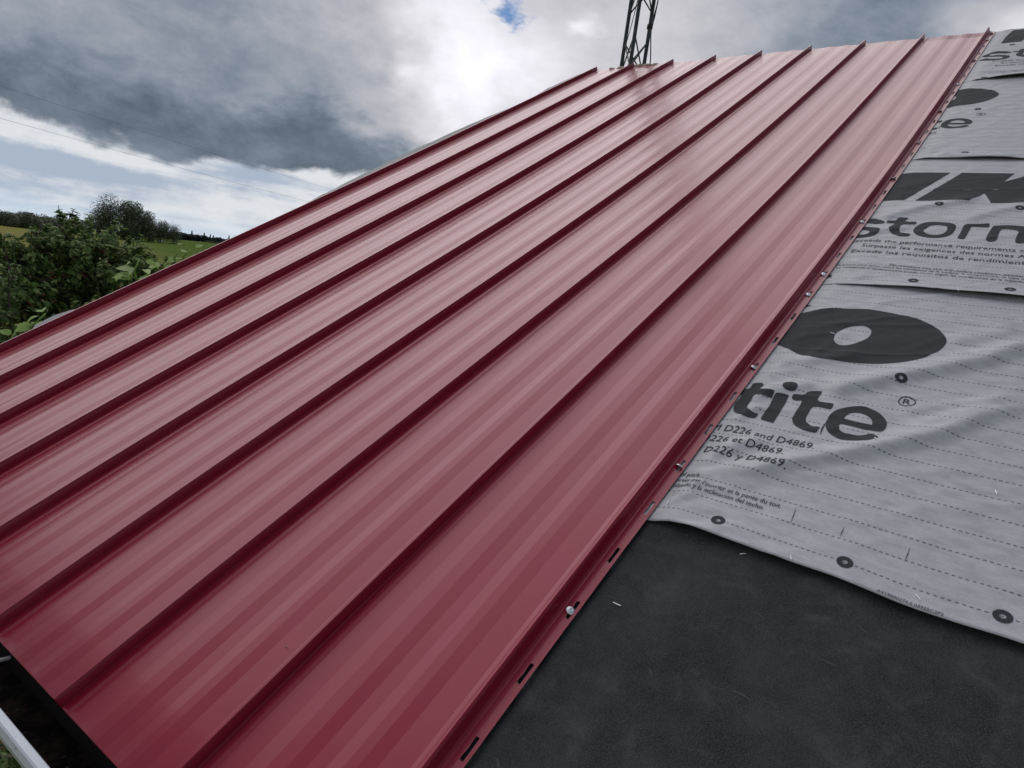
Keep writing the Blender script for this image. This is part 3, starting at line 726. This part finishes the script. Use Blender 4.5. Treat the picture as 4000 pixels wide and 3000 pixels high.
# chalky scuffs on the black felt
for (u, v, r, a0, a1, wd) in [[8.191, 0.99, 0.06, 0.5, 2.3, 0.003], [8.538, 0.702, 0.06, 0.2, 1.3, 0.0055], [8.975, 0.748, 0.09, 0.9, 2.2, 0.006], [9.221, 0.7769999999999999, 0.4, 1.35, 1.65, 0.005], [8.888, 1.2209999999999999, 0.07, 0.8, 1.9, 0.003], [9.142000000000001, 1.0759999999999998, 0.4, 0.95, 1.15, 0.004], [8.126, -0.061, 0.12, 0.5, 1.0, 0.008]]:
    s = MB(); N = 14
    for q in range(N):
        t0, t1 = a0 + (a1-a0)*q/N, a0 + (a1-a0)*(q+1)/N
        e0, e1 = math.sin(math.pi*q/N)*wd, math.sin(math.pi*(q+1)/N)*wd
        s.quad(P(u+(r-e0)*math.cos(t0), v+(r-e0)*math.sin(t0), -.0145), P(u+(r+e0)*math.cos(t0), v+(r+e0)*math.sin(t0), -.0145),
               P(u+(r+e1)*math.cos(t1), v+(r+e1)*math.sin(t1), -.0145), P(u+(r-e1)*math.cos(t1), v+(r-e1)*math.sin(t1), -.0145))
    s.build('scuff_mark', m_scuff, bl)

for (u, y, l, a) in [[8.826, 0.355, 0.138, -1.47], [9.087, 0.341, 0.083, -1.58], [9.408, 0.328, 0.105, -1.58]]:
    dx_, dy_ = math.cos(a)*l/2, math.sin(a)*l/2; wx, wy = -math.sin(a)*.0022, math.cos(a)*.0022
    pts = [(u-dx_-wx*.3, y-dy_-wy*.3), (u-wx, y-wy), (u+dx_-wx*.3, y+dy_-wy*.3), (u+dx_+wx*.3, y+dy_+wy*.3), (u+wx*1.2, y+wy*1.2), (u-dx_+wx*.3, y-dy_+wy*.3)]
    lay(curve_mesh([pts]), 0, 0, 0, 'scratch_mark', m=m_pencil)
# crumbs of dirt on the panels
rn0 = random.Random(12); dsp = MB()
for q in range(70):
    k_ = rn0.randrange(8); u = k_ + rn0.choice([.14, .17, .34, .5, .52, .65, .82, .85]) + rn0.uniform(-.02, .02); v = rn0.uniform(-.5, 14.5)
    s_ = rn0.uniform(.0008, .0024); c = P(u, v, .0165); a = rn0.uniform(0, 6.28)
    i = len(dsp.v)
    for dv in ((math.cos(a), math.sin(a), 0), (-math.sin(a)*.5, math.cos(a)*.5, 0), (-math.cos(a), -math.sin(a), 0), (math.sin(a)*.5, -math.cos(a)*.5, 0), (0, 0, .7)):
        dsp.v.append((c[0]+dv[0]*s_, c[1]+dv[1]*s_*cp, c[2]+dv[2]*s_+dv[1]*s_*sp_))
    dsp.f += [(i, i+1, i+4), (i+1, i+2, i+4), (i+2, i+3, i+4), (i+3, i, i+4)]
o = dsp.build('dirt_specks', m_cable, house); tag(o, kind='stuff')
# grey underlayment flapping out past the left rake
RK = [(1.30, -.20), (1.42, -.34), (1.49, -.46), (1.71, -.505), (1.9, -.43), (2.05, -.2), (5.3, -.22), (5.8, -.355), (6.4, -.40), (6.9, -.48), (7.9, -.517), (8.7, -.53), (9.5, -.50), (10.8, -.45), (11.4, -.39), (11.8, -.30), (12.3, -.27), (13.0, -.38), (13.4, -.43), (14.0, -.42), (14.6, -.42), (14.87, -.30)]
V_, F_, T_ = [], [], []
rv = frange(1.3, 14.87, 150)
for v in rv:
    uo = interp(RK, v)
    for q in range(6):
        u = -.03 + (uo+.03)*q/5
        V_.append(P(u, v, .004 - .03*(q/5)**2*abs(noise.noise(Vector((v*.8, 0, 3)))) + .012*noise.noise(Vector((v*2.2, q*.35, 7))) * q/5)); T_.append((u*.6, v*.6+.04))
for a in range(len(rv)-1):
    for q in range(5): F_.append((a*6+q, (a+1)*6+q, (a+1)*6+q+1, a*6+q+1))
m_flap = mat('plain_grey_membrane', (.20, .205, .215), .6)
o = mk('underlayment_sheet', V_, F_, m_flap, house, True, T_); o['label'] = 'plain grey sheet edge flapping out past the left rake'
# foam round the mast feet along the ridge
def blobm(cx, cy, cz, rx, ry, rz, seed, sub=3):
    bm = bmesh.new(); bmesh.ops.create_icosphere(bm, subdivisions=sub, radius=1)
    for v in bm.verts:
        n_ = 1 + .28*noise.noise(v.co*1.7 + Vector((seed, 0, 0))) + .14*noise.noise(v.co*4.1 + Vector((0, seed, 0)))
        v.co = Vector((cx + v.co.x*rx*n_, cy + v.co.y*ry*n_, cz + v.co.z*rz*n_))
    return bm
fo = bmesh.new()
tmp = []
for (ux, s, dz_) in ((.17, .03, -.006), (.34, .06, .0), (.40, .045, .004), (.46, .05, .002), (.52, .03, 0), (.24, .035, -.004)):
    b2 = blobm(ux + -.05, yr + .015, zr + .003 + dz_, s, .035, .020, ux*9, 2)
    me = bpy.data.meshes.new('t'); b2.to_mesh(me); b2.free(); fo.from_mesh(me); bpy.data.meshes.remove(me)
me = bpy.data.meshes.new('sealing_foam'); fo.to_mesh(me); fo.free(); me.materials.append(m_foam); me.shade_smooth()
o = bpy.data.objects.new('sealing_foam', me); col.objects.link(o); o.parent = house

# ------------------------------------------------------------------ lattice mast standing behind the ridge
mast = empty('lattice_mast', (.2, yr+.2, zr))
tag(mast, 'dark three-legged lattice mast with crossed braces standing behind the ridge', 'mast')
L1 = Vector((.066, yr+.22, 0)); L3 = Vector((.245, yr+.24, 0)); L2 = Vector((.232, yr+.06, 0))
HT = 7.0
def leg(p, zb):
    s = MB(); s.tube([(p.x, p.y, zb), (p.x, p.y, zb+1.6), (p.x, p.y, zr+HT)], .0145, 12); s.build('leg', m_tower, mast, True, 40)
leg(L1, zr-.02); leg(L2, zr-.05); leg(L3, zr-.02)
step = .435
for (A, B_, ph) in ((L1, L2, 0), (L2, L3, 0), (L1, L3, .0)):
    z = zr + .03
    while z < zr + HT - .4:
        for (a, b_) in ((A, B_), (B_, A)):
            s = MB(); s.tube([(a.x, a.y, z+.0), (b_.x, b_.y, z+.23)], .0055, 8); s.build('brace', m_tower, mast, True, 40)
        z += step
def cable(pts, r, name='cable'):
    s = MB(); P_ = [Vector(p) for p in pts]; out = []
    for i in range(len(P_)-1):
        p0, p1, p2, p3 = P_[max(i-1, 0)], P_[i], P_[i+1], P_[min(i+2, len(P_)-1)]
        for k in range(6):
            t_ = k/6; out.append(.5*((2*p1) + (p2-p0)*t_ + (2*p0-5*p1+4*p2-p3)*t_**2 + (3*p1-p0-3*p2+p3)*t_**3))
    out.append(P_[-1]); s.tube(out, r, 8); return s.build(name, m_cable, mast, True)
yc = yr+.20
cable([(.325, yc, zr+.02), (.310, yc, zr+.15), (.288, yc, zr+.28), (.270, yc+.02, zr+.37), (.276, yc+.02, zr+.43), (.290, yc+.02, zr+.55), (.305, yc, zr+.8), (.275, yc+.02, zr+1.5), (.272, yc+.02, zr+3)], .0045)
cable([(.272, yc+.03, zr+.37), (.286, yc+.02, zr+.45), (.306, yc, zr+.6), (.325, yc, zr+.9), (.28, yc+.02, zr+2)], .0030)
cable([(.070, yc, zr+.06), (.082, yc-.01, zr+.14), (.108, yc-.03, zr+.24), (.140, yc-.05, zr+.36), (.168, yc-.07, zr+.48), (.188, yc-.09, zr+.62), (.21, yc-.12, zr+1.2)], .0030)
s = MB(); s.tube([(.245, yr+.24, zr+.022), (.285, yr+.22, zr+.026), (.325, yr+.2, zr+.018)], .0035, 8); s.build('bracket', m_tower, mast, True)
s = MB(); s.tube([(.245, yr+.24, zr+.355), (.245, yr+.24, zr+.385)], .022, 12); s.build('clamp', m_cable, mast, True)

# ------------------------------------------------------------------ power lines
def wire(a, b_, label, sagm):
    a, b_ = Vector(a), Vector(b_); d = (b_-a); s = MB(); N = 40
    pts = [a + d*(q/N) - Vector((0, 0, sagm*4*(q/N)*(1-q/N))) for q in range(N+1)]
    s.tube(pts, .005, 6); o = s.build('power_line', m_wire, None, True); tag(o, label, 'power line', 'overhead power lines'); return o
wire((-21, -6, 8.75), (-38.5, 44, 8.95), 'upper of the two thin overhead wires crossing the left sky', .32)
wire((-21, -6, 7.7), (-39.5, 44, 7.9), 'lower of the two thin overhead wires crossing the left sky', .25)

# ------------------------------------------------------------------ foliage
def leaf_mesh(name, items, m, parent, stuff=False, lw=.5):
    """items: (centre, size, normal, dir, rnd): folded 4-quad leaves in one mesh"""
    V_, F_, R_ = [], [], []
    for (c, s, n_, d, r) in items:
        n_ = n_.normalized(); d = (d - n_*d.dot(n_)); d = d.normalized() if d.length > 1e-4 else n_.orthogonal().normalized(); sd_ = n_.cross(d)
        i = len(V_); h = s*.5; wd = s*lw*.5
        V_ += [c - d*h, c + sd_*wd - d*h*.1 - n_*s*.07, c + d*h - n_*s*.10, c - sd_*wd - d*h*.1 - n_*s*.07, c - d*h*.05 + n_*s*.03]
        F_ += [(i, i+1, i+4), (i+1, i+2, i+4), (i+2, i+3, i+4), (i+3, i, i+4)]
        R_ += [r]*4
    me = bpy.data.meshes.new(name); me.from_pydata([tuple(v) for v in V_], [], F_); me.materials.append(m)
    at = me.attributes.new('rnd', 'FLOAT', 'FACE'); at.data.foreach_set('value', R_)
    o = bpy.data.objects.new(name, me); col.objects.link(o)
    if parent: o.parent = parent; o.matrix_parent_inverse = Matrix.Translation(-Vector(parent.location))
    if stuff: o['kind'] = 'stuff'
    return o
def rv3(rn): 
    while True:
        v = Vector((rn.uniform(-1, 1), rn.uniform(-1, 1), rn.uniform(-1, 1)))
        if .05 < v.length < 1: return v
def bush(name, base, lobes, n, size, m, label, cat, seed, berries=0, group=None, trunk=.06, sprays=0):
    rn = random.Random(seed); t = empty(name, base); tag(t, label, cat, group)
    B0 = Vector(base); items = []; tw = MB(); bz = MB()
    tot = sum(l[3]**2 for l in lobes)
    tips = []
    for (x, y, z, r, *rest) in lobes:
        c = Vector((x, y, z)); ry = rest[0] if rest else 1.0
        # limb to the lobe
        mid = B0.lerp(c, .5) + Vector((rn.uniform(-.1, .1), rn.uniform(-.1, .1), .1))
        tw.tube([B0, mid, c, c + Vector((0, 0, r*.7))], [trunk*.55, trunk*.35, trunk*.2, trunk*.06], 6)
        cnt = int(n*r*r/tot); ntw = max(6, cnt//24)
        twigs = []
        for q in range(ntw):
            d = rv3(rn).normalized(); d.z = d.z*ry if d.z > 0 else d.z*.8
            L_ = r*(.55 + .5*rn.random()**.7)*(1 + .25*noise.noise(d*2.5 + c))
            tip = c + d*L_; twigs.append((c + d*L_*.25, tip, d))
            if L_ > r*.8: tw.tube([c + d*L_*.3, tip], [.007, .003], 4, False)
        for q in range(cnt):
            a, b_, d = twigs[rn.randrange(ntw)]
            f_ = rn.random()**.6
            p = a.lerp(b_, f_) + rv3(rn)*r*.13
            nn = (Vector((0, 0, .9)) + d*.5 + rv3(rn)*.9)
            dd = d + Vector((0, 0, -.55)) + rv3(rn)*.8
            items.append((p, size*rn.uniform(.6, 1.25), nn, dd, rn.random()))
        for q in range(int(berries*r*r/tot)):
            a, b_, d = twigs[rn.randrange(ntw)]
            p = b_ + rv3(rn)*r*.10 - Vector((0, 0, .03)); 
            for w_i in range(rn.randint(3, 7)):
                pp = p + rv3(rn)*.028; i = len(bz.v); s_ = rn.uniform(.006, .009)
                for dv in ((1,0,0),(0,1,0),(-1,0,0),(0,-1,0),(0,0,1),(0,0,-1)): bz.v.append(tuple(pp + Vector(dv)*s_))
                bz.f += [tuple(i+k_ for k_ in f) for f in ((0,1,4),(1,2,4),(2,3,4),(3,0,4),(1,0,5),(2,1,5),(3,2,5),(0,3,5))]
    tr = MB(); tr.tube([B0 - Vector((0, 0, B0.z+.1)), B0 - Vector((0, 0, B0.z*.5)), B0], [trunk, trunk*.8, trunk*.6], 10)
    i0 = len(tr.v); tr.v += tw.v; tr.f += [tuple(k_+i0 for k_ in f) for f in tw.f]
    tro = tr.build('trunk', m_bark, t, True)
    leaf_mesh('crown', items, m, t)
    if bz.v: bo = bz.build('berries', m_berry, t, True); bo['kind'] = 'stuff'
    return t
# nearest: a berry tree and shrubs just beyond the left rake
bush('berry_tree', (-4.9, 2.35, 1.6), [(-4.95, 2.42, 3.85, .58), (-4.86, 2.56, 4.08, .38, 1.15), (-4.75, 2.9, 3.85, .44), (-4.62, 2.78, 4.05, .26), (-4.45, 2.95, 3.75, .34), (-5.0, 2.10, 4.02, .30), (-4.95, 1.98, 3.85, .33), (-4.92, 2.75, 3.70, .42), (-4.8, 2.25, 3.45, .50), (-4.7, 1.9, 3.55, .42),
     (-5.15, 2.20, 4.18, .20), (-4.85, 1.80, 4.02, .18), (-4.9, 2.3, 4.22, .22, 1.3)], 15000, .080, m_leaf, 'berry-laden tree with dark green leaves rising highest left of the roof', 'tree', 3, 110, trunk=.07)
bush('berry_tree', (-4.25, 2.75, 1.5), [(-4.27, 2.70, 4.02, .13, 1.6), (-4.19, 2.86, 3.98, .15, 1.5), (-4.13, 3.0, 3.98, .13, 1.5), (-4.2, 2.8, 3.78, .34), (-4.02, 3.15, 3.85, .28), (-4.4, 2.66, 3.85, .26), (-4.3, 2.5, 3.45, .36), (-4.05, 3.05, 3.6, .3), (-4.1, 2.5, 3.2, .4), (-3.9, 2.2, 3.1, .4)],
     10500, .070, m_leaf, 'smaller reddish tree with slim upright shoots between the tall tree and the roof edge', 'tree', 5, 70, trunk=.05)
bush('shrub', (-3.95, 1.55, .9), [(-4.1, 1.45, 3.40, .40), (-4.15, 1.62, 3.72, .26), (-3.75, 1.55, 3.05, .45), (-3.55, 1.75, 2.85, .4), (-3.9, 1.9, 3.2, .4), (-3.9, 1.1, 3.1, .5), (-3.6, 1.3, 2.6, .5), (-3.3, 1.2, 2.2, .5), (-3.4, 2.1, 2.9, .4)],
     10000, .066, m_shrub, 'dense dark shrub filling the lower left beside the roof', 'shrub', 8, 60, trunk=.05)
bush('shrub', (-4.9, .6, .8), [(-5.0, .9, 3.2, .5), (-4.9, .3, 2.9, .6), (-4.5, 1.1, 2.7, .6), (-5.3, 1.4, 3.3, .5), (-4.6, .2, 2.2, .6)],
     6000, .072, m_shrub, 'loose shrub at the far left edge behind the dense dark one', 'shrub', 9, 10, trunk=.05)

bush('shrub', (.45, .0, .7), [(.50, .05, 2.30, .42), (.95, .0, 2.10, .45), (.10, .15, 2.35, .40), (.6, -.1, 1.7, .45), (1.4, -.1, 1.9, .4), (-.3, .1, 2.0, .45)],
     6500, .060, m_shrub, 'leafy shrub below the gutter at the lower left corner', 'shrub', 14, 0, trunk=.05)
# vine shoots standing up past the rake
def vine(base, tip, leaves, seed, label, sz):
    rn = random.Random(seed); B0, T0 = Vector(base), Vector(tip)
    t = empty('vine_shoot', base); tag(t, label, 'vine', 'pale vine shoots along the left rake')
    low = Vector((B0.x-.05, B0.y, .0)); md = B0.lerp(T0, .5) + Vector((.02, -.03, .0))
    s = MB(); s.tube([low, low.lerp(B0, .5)+Vector((.03, .02, 0)), B0, md, T0], [.009, .007, .006, .005, .003], 6); s.build('stem', m_vine, t, True)
    for q in range(leaves):
        f_ = q/(leaves-1); c = B0.lerp(T0, f_*.98) + rv3(rn)*.02
        side = Vector((rn.uniform(-1, 1), rn.uniform(-1, 1), rn.uniform(-.2, .3))).normalized()
        s_ = sz*rn.uniform(.7, 1.15)*(1-.3*f_); n_ = Vector((rn.uniform(-.6, .6)+.3, rn.uniform(-.6, .6)-.4, 1)).normalized()
        d = (side - n_*side.dot(n_)).normalized(); sd_ = n_.cross(d); c2 = c + d*.03
        prof = [(0, .0), (.10, .22), (.30, .36), (.55, .33), (.80, .17), (1.0, .0)]
        V_ = []; F_ = []
        for (x, wd) in prof:
            dr = -.35*x*x*s_
            for k_ in (-1, 0, 1): V_.append(c2 + d*(x*s_) + sd_*(k_*wd*s_) + n_*(dr + abs(k_)*wd*s_*.28))
        for a in range(5):
            for b_ in range(2): F_.append((a*3+b_, a*3+b_+1, (a+1)*3+b_+1, (a+1)*3+b_))
        o = mk('leaf', V_, F_, m_vine, t, True)
        at = o.data.attributes.new('rnd', 'FLOAT', 'FACE'); at.data.foreach_set('value', [rn.random()]*10)
    return t
vine((-0.209, 0.396, 3.853), (-0.203, 0.45, 3.964), 7, 1, 'pale vine shoot low at the left, leaning over the roof edge', 0.0765)
vine((-0.216, 0.368, 3.836), (-0.226, 0.357, 3.88), 4, 2, 'short pale vine sprig at the far left edge of the roof', 0.0675)
vine((-0.342, 0.871, 4.102), (-0.347, 0.872, 4.218), 8, 3, 'pale vine shoot with broad leaves in the middle of the left roof edge', 0.072)
vine((-0.334, 0.89, 4.116), (-0.363, 0.833, 4.155), 5, 4, 'pale vine shoot spreading left from the middle cluster', 0.072)
vine((-0.402, 1.026, 4.158), (-0.402, 1.031, 4.213), 3, 5, 'single pale upright leaf on a thin stalk by the roof edge', 0.0675)
vine((-0.418, 1.085, 4.193), (-0.417, 1.091, 4.28), 5, 6, 'pale vine shoot furthest up the roof edge, left of its neighbour', 0.063)
vine((-0.405, 1.109, 4.209), (-0.393, 1.135, 4.287), 6, 7, 'pale vine shoot highest up the roof edge, tips bending right', 0.063)

# weeds seen past the gutter
rn = random.Random(4); items = []
for q in range(5200):
    x, y = rn.uniform(-4.2, -1.2), rn.uniform(.2, 2.2)
    if rn.random() < .25: x, y = rn.uniform(-3.6, 3), rn.uniform(-1.6, -.4)
    z = rn.random()**2*.28
    items.append((Vector((x, y, z)), rn.uniform(.04, .12), Vector((rn.uniform(-.6, .6), rn.uniform(-.6, .6), 1)), rv3(rn), rn.random()))
o = leaf_mesh('weeds', items, m_weed, None, True, .4); tag(o, 'leafy weeds and dead stalks on the ground below the gutter', 'weeds')

# ------------------------------------------------------------------ far trees
def far_tree(name, x, y, h, r, m, label, seed, n=1500, conical=False, group='grove of trees in the far field', cat='tree', base_open=.06):
    rn = random.Random(seed); z = terr(x, y); t = empty(name, (x, y, z)); tag(t, label, cat, group)
    s = MB(); s.tube([(x, y, z-.3), (x, y, z+h*.45), (x, y, z+h*.92)], [h*.022, h*.015, h*.004], 7)
    items = []
    if conical:
        s.build('trunk', m_bark, t, True)
        for q in range(n):
            f_ = rn.random()**.8; a = rn.uniform(0, 6.28); rr = r*(1-f_)**.85*(.55+.45*rn.random())*(1+.2*math.sin(f_*40))
            p = Vector((x + rr*math.cos(a), y + rr*math.sin(a), z + h*(.05+.95*f_)))
            items.append((p, h*.055*rn.uniform(.6, 1.3), Vector((math.cos(a), math.sin(a), 1.2)) + rv3(rn)*.5, Vector((math.cos(a), math.sin(a), -.5)), rn.random()))
    else:
        lob = []
        for q in range(13):
            f_ = rn.uniform(.12, .95); a = rn.uniform(0, 6.28); rr = r*.55*rn.random()*math.sin(min(f_*3.0, 2.6))**.5
            c = Vector((x + rr*math.cos(a), y + rr*math.sin(a), z + h*(.12+.76*f_))); R_ = r*rn.uniform(.34, .56)*(1.1-.35*f_)
            lob.append((c, R_)); s.tube([(x, y, z+h*.3*f_), tuple(c)], [h*.008, h*.003], 5)
        s.build('trunk', m_bark, t, True)
        for q in range(n):
            c, R_ = lob[rn.randrange(len(lob))]; d = rv3(rn).normalized()
            p = c + Vector((d.x*R_, d.y*R_, d.z*R_*1.25))*(.5+.5*rn.random()**.5)*(1+.35*noise.noise(d*2+c*.3))
            p.z = max(p.z, z + h*base_open)
            items.append((p, h*.036*rn.uniform(.6, 1.3), d + rv3(rn)*.7 + Vector((0, 0, .4)), rv3(rn), rn.random()))
    leaf_mesh('crown', items, m, t, lw=.8)
    return t
for k, (x, y, h, r, l) in enumerate([(-385, 170, 19.5, 7.5, 'rounded grey-green tree at the left end of the distant grove'),
        (-378, 175.5, 20.0, 6.0, 'tall dark tree left of the middle of the distant grove'),
        (-386, 183, 19.5, 7.0, 'broad dark tree in the middle of the distant grove'),
        (-377, 186.5, 16.0, 5.5, 'dark tree right of the middle of the distant grove, stepping down'),
        (-380, 194, 12.0, 4.8, 'short tree second from the right in the distant grove'),
        (-377, 199.5, 9.5, 4.6, 'lowest tree at the right end of the distant grove'),
        (-381, 164, 14, 5.5, 'lower tree half hidden behind the berry tree at the left of the distant grove')]):
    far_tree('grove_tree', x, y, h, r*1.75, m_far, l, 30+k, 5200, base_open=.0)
def treeline(name, pts, hfun, m, label, seed, n, deep, leaf):
    rn = random.Random(seed); items = []; cr_ = []
    for (a, b_) in zip(pts, pts[1:]):
        L_ = math.hypot(b_[0]-a[0], b_[1]-a[1]); k = int(L_/1.5)
        for q in range(k):
            f_ = (q+rn.random())/k; x, y = a[0]+(b_[0]-a[0])*f_, a[1]+(b_[1]-a[1])*f_
            ox = rn.uniform(0, deep); dx_, dy_ = x/math.hypot(x, y), y/math.hypot(x, y)
            cr_.append((x+dx_*ox, y+dy_*ox, hfun(rn, x, y)))
    per = max(20, n//len(cr_))
    for (x, y, (h, r, cone)) in cr_:
        z = terr(x, y)
        for q in range(per):
            d = rv3(rn).normalized(); f_ = rn.random()
            if cone: rr = r*(1-f_)*rn.uniform(.5, 1); p = Vector((x+d.x*rr, y+d.y*rr, z + h*f_))
            else: p = Vector((x + d.x*r, y + d.y*r, z + h*.5 + d.z*h*.5))
            items.append((p, leaf*rn.uniform(.6, 1.4), d + Vector((0, 0, .5)) + rv3(rn)*.4, rv3(rn), rn.random()))
    o = leaf_mesh(name, items, m, None, True, .85); tag(o, label, 'trees'); return o
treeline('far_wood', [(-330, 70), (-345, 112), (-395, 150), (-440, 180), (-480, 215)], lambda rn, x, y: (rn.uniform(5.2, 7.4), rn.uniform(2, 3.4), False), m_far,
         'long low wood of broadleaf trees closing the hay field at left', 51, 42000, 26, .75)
treeline('far_wood', [(-470, 120), (-520, 200), (-600, 262)], lambda rn, x, y: (rn.uniform(7, 9.5) if rn.random() < .2 else rn.uniform(5, 6.5), rn.uniform(2.2, 3.4), rn.random() < .4), m_conif,
         'dark conifer tops showing over the low wood at left', 52, 16000, 20, 1.0)
treeline('far_wood', [(-640, 300), (-618, 330), (-600, 362), (-575, 400), (-540, 450)], lambda rn, x, y: (lambda c: ((rn.uniform(6.5, 9.5) if c else rn.uniform(4.8, 6.6))*(1.15-.30*sst(y, 300, 400)), rn.uniform(2.0, 3.2), c))(rn.random() < .10), m_conif,
         'dark conifer belt on the rise near the roof edge', 53, 52000, 14, 1.0)
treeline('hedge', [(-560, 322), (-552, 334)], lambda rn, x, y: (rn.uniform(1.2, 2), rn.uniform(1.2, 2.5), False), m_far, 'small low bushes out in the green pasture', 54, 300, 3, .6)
# a white car parked by the grove, a pole
cx_, cy_ = -398, 203.4; cz_ = terr(cx_, cy_)
carr = empty('parked_car', (cx_, cy_, cz_)); tag(carr, 'tiny white car parked at the right end of the distant grove', 'car')
s = MB(); di = Vector((.46, .89, 0)); no = Vector((-.89, .46, 0))
prof = [(-2.2, .35), (-2.25, .8), (-1.5, .95), (-.9, 1.42), (.7, 1.45), (1.35, .98), (2.1, .85), (2.2, .35)]
for sg in (-.85, .85):
    for (a, h_) in prof: s.v.append(tuple(Vector((cx_, cy_, cz_ + h_)) + di*a + no*sg*(1 if h_ < 1.1 else .82)))
s.f = [tuple(range(8)), tuple(reversed(range(8, 16)))] + [(q, q+8, (q+1) % 8+8, (q+1) % 8) for q in range(8)]
s.build('body', m_car, carr)
for sg in (-.80, .80):
    s = MB(); s.v = [tuple(Vector((cx_, cy_, cz_ + h_)) + di*a + no*sg*(1.03 if h_ < 1.1 else .96)) for a, h_ in ((-1.3, 1.0), (1.15, 1.0), (.6, 1.36), (-.8, 1.34))]; s.f = [(0, 1, 2, 3)]; s.build('window', m_glass, carr)
for a in (-1.4, 1.4):
    for sg in (-.86, .86):
        s = MB(); c = Vector((cx_, cy_, cz_+.33)) + di*a + no*sg; s.tube([c - no*.1, c + no*.1], .33, 12); s.build('wheel', m_cable, carr)
px_, py_ = -530.4, 274; pz_ = terr(px_, py_)
s = MB(); s.tube([(px_, py_, pz_-.3), (px_, py_, pz_+9.5)], [.22, .14], 8); 
up = empty('utility_pole', (px_, py_, pz_)); tag(up, 'thin pale utility pole in the far field right of the grove', 'pole'); s.build('pole', m_pole, up)
s = MB(); s.box((px_-1.0, py_-.08, pz_+8.6), (px_+1.0, py_+.08, pz_+8.8)); s.build('crossarm', m_pole, up)
C.render.engine = 'CYCLES'
C.cycles.max_bounces = 6; C.cycles.diffuse_bounces = 3; C.cycles.glossy_bounces = 3; C.cycles.transmission_bounces = 3
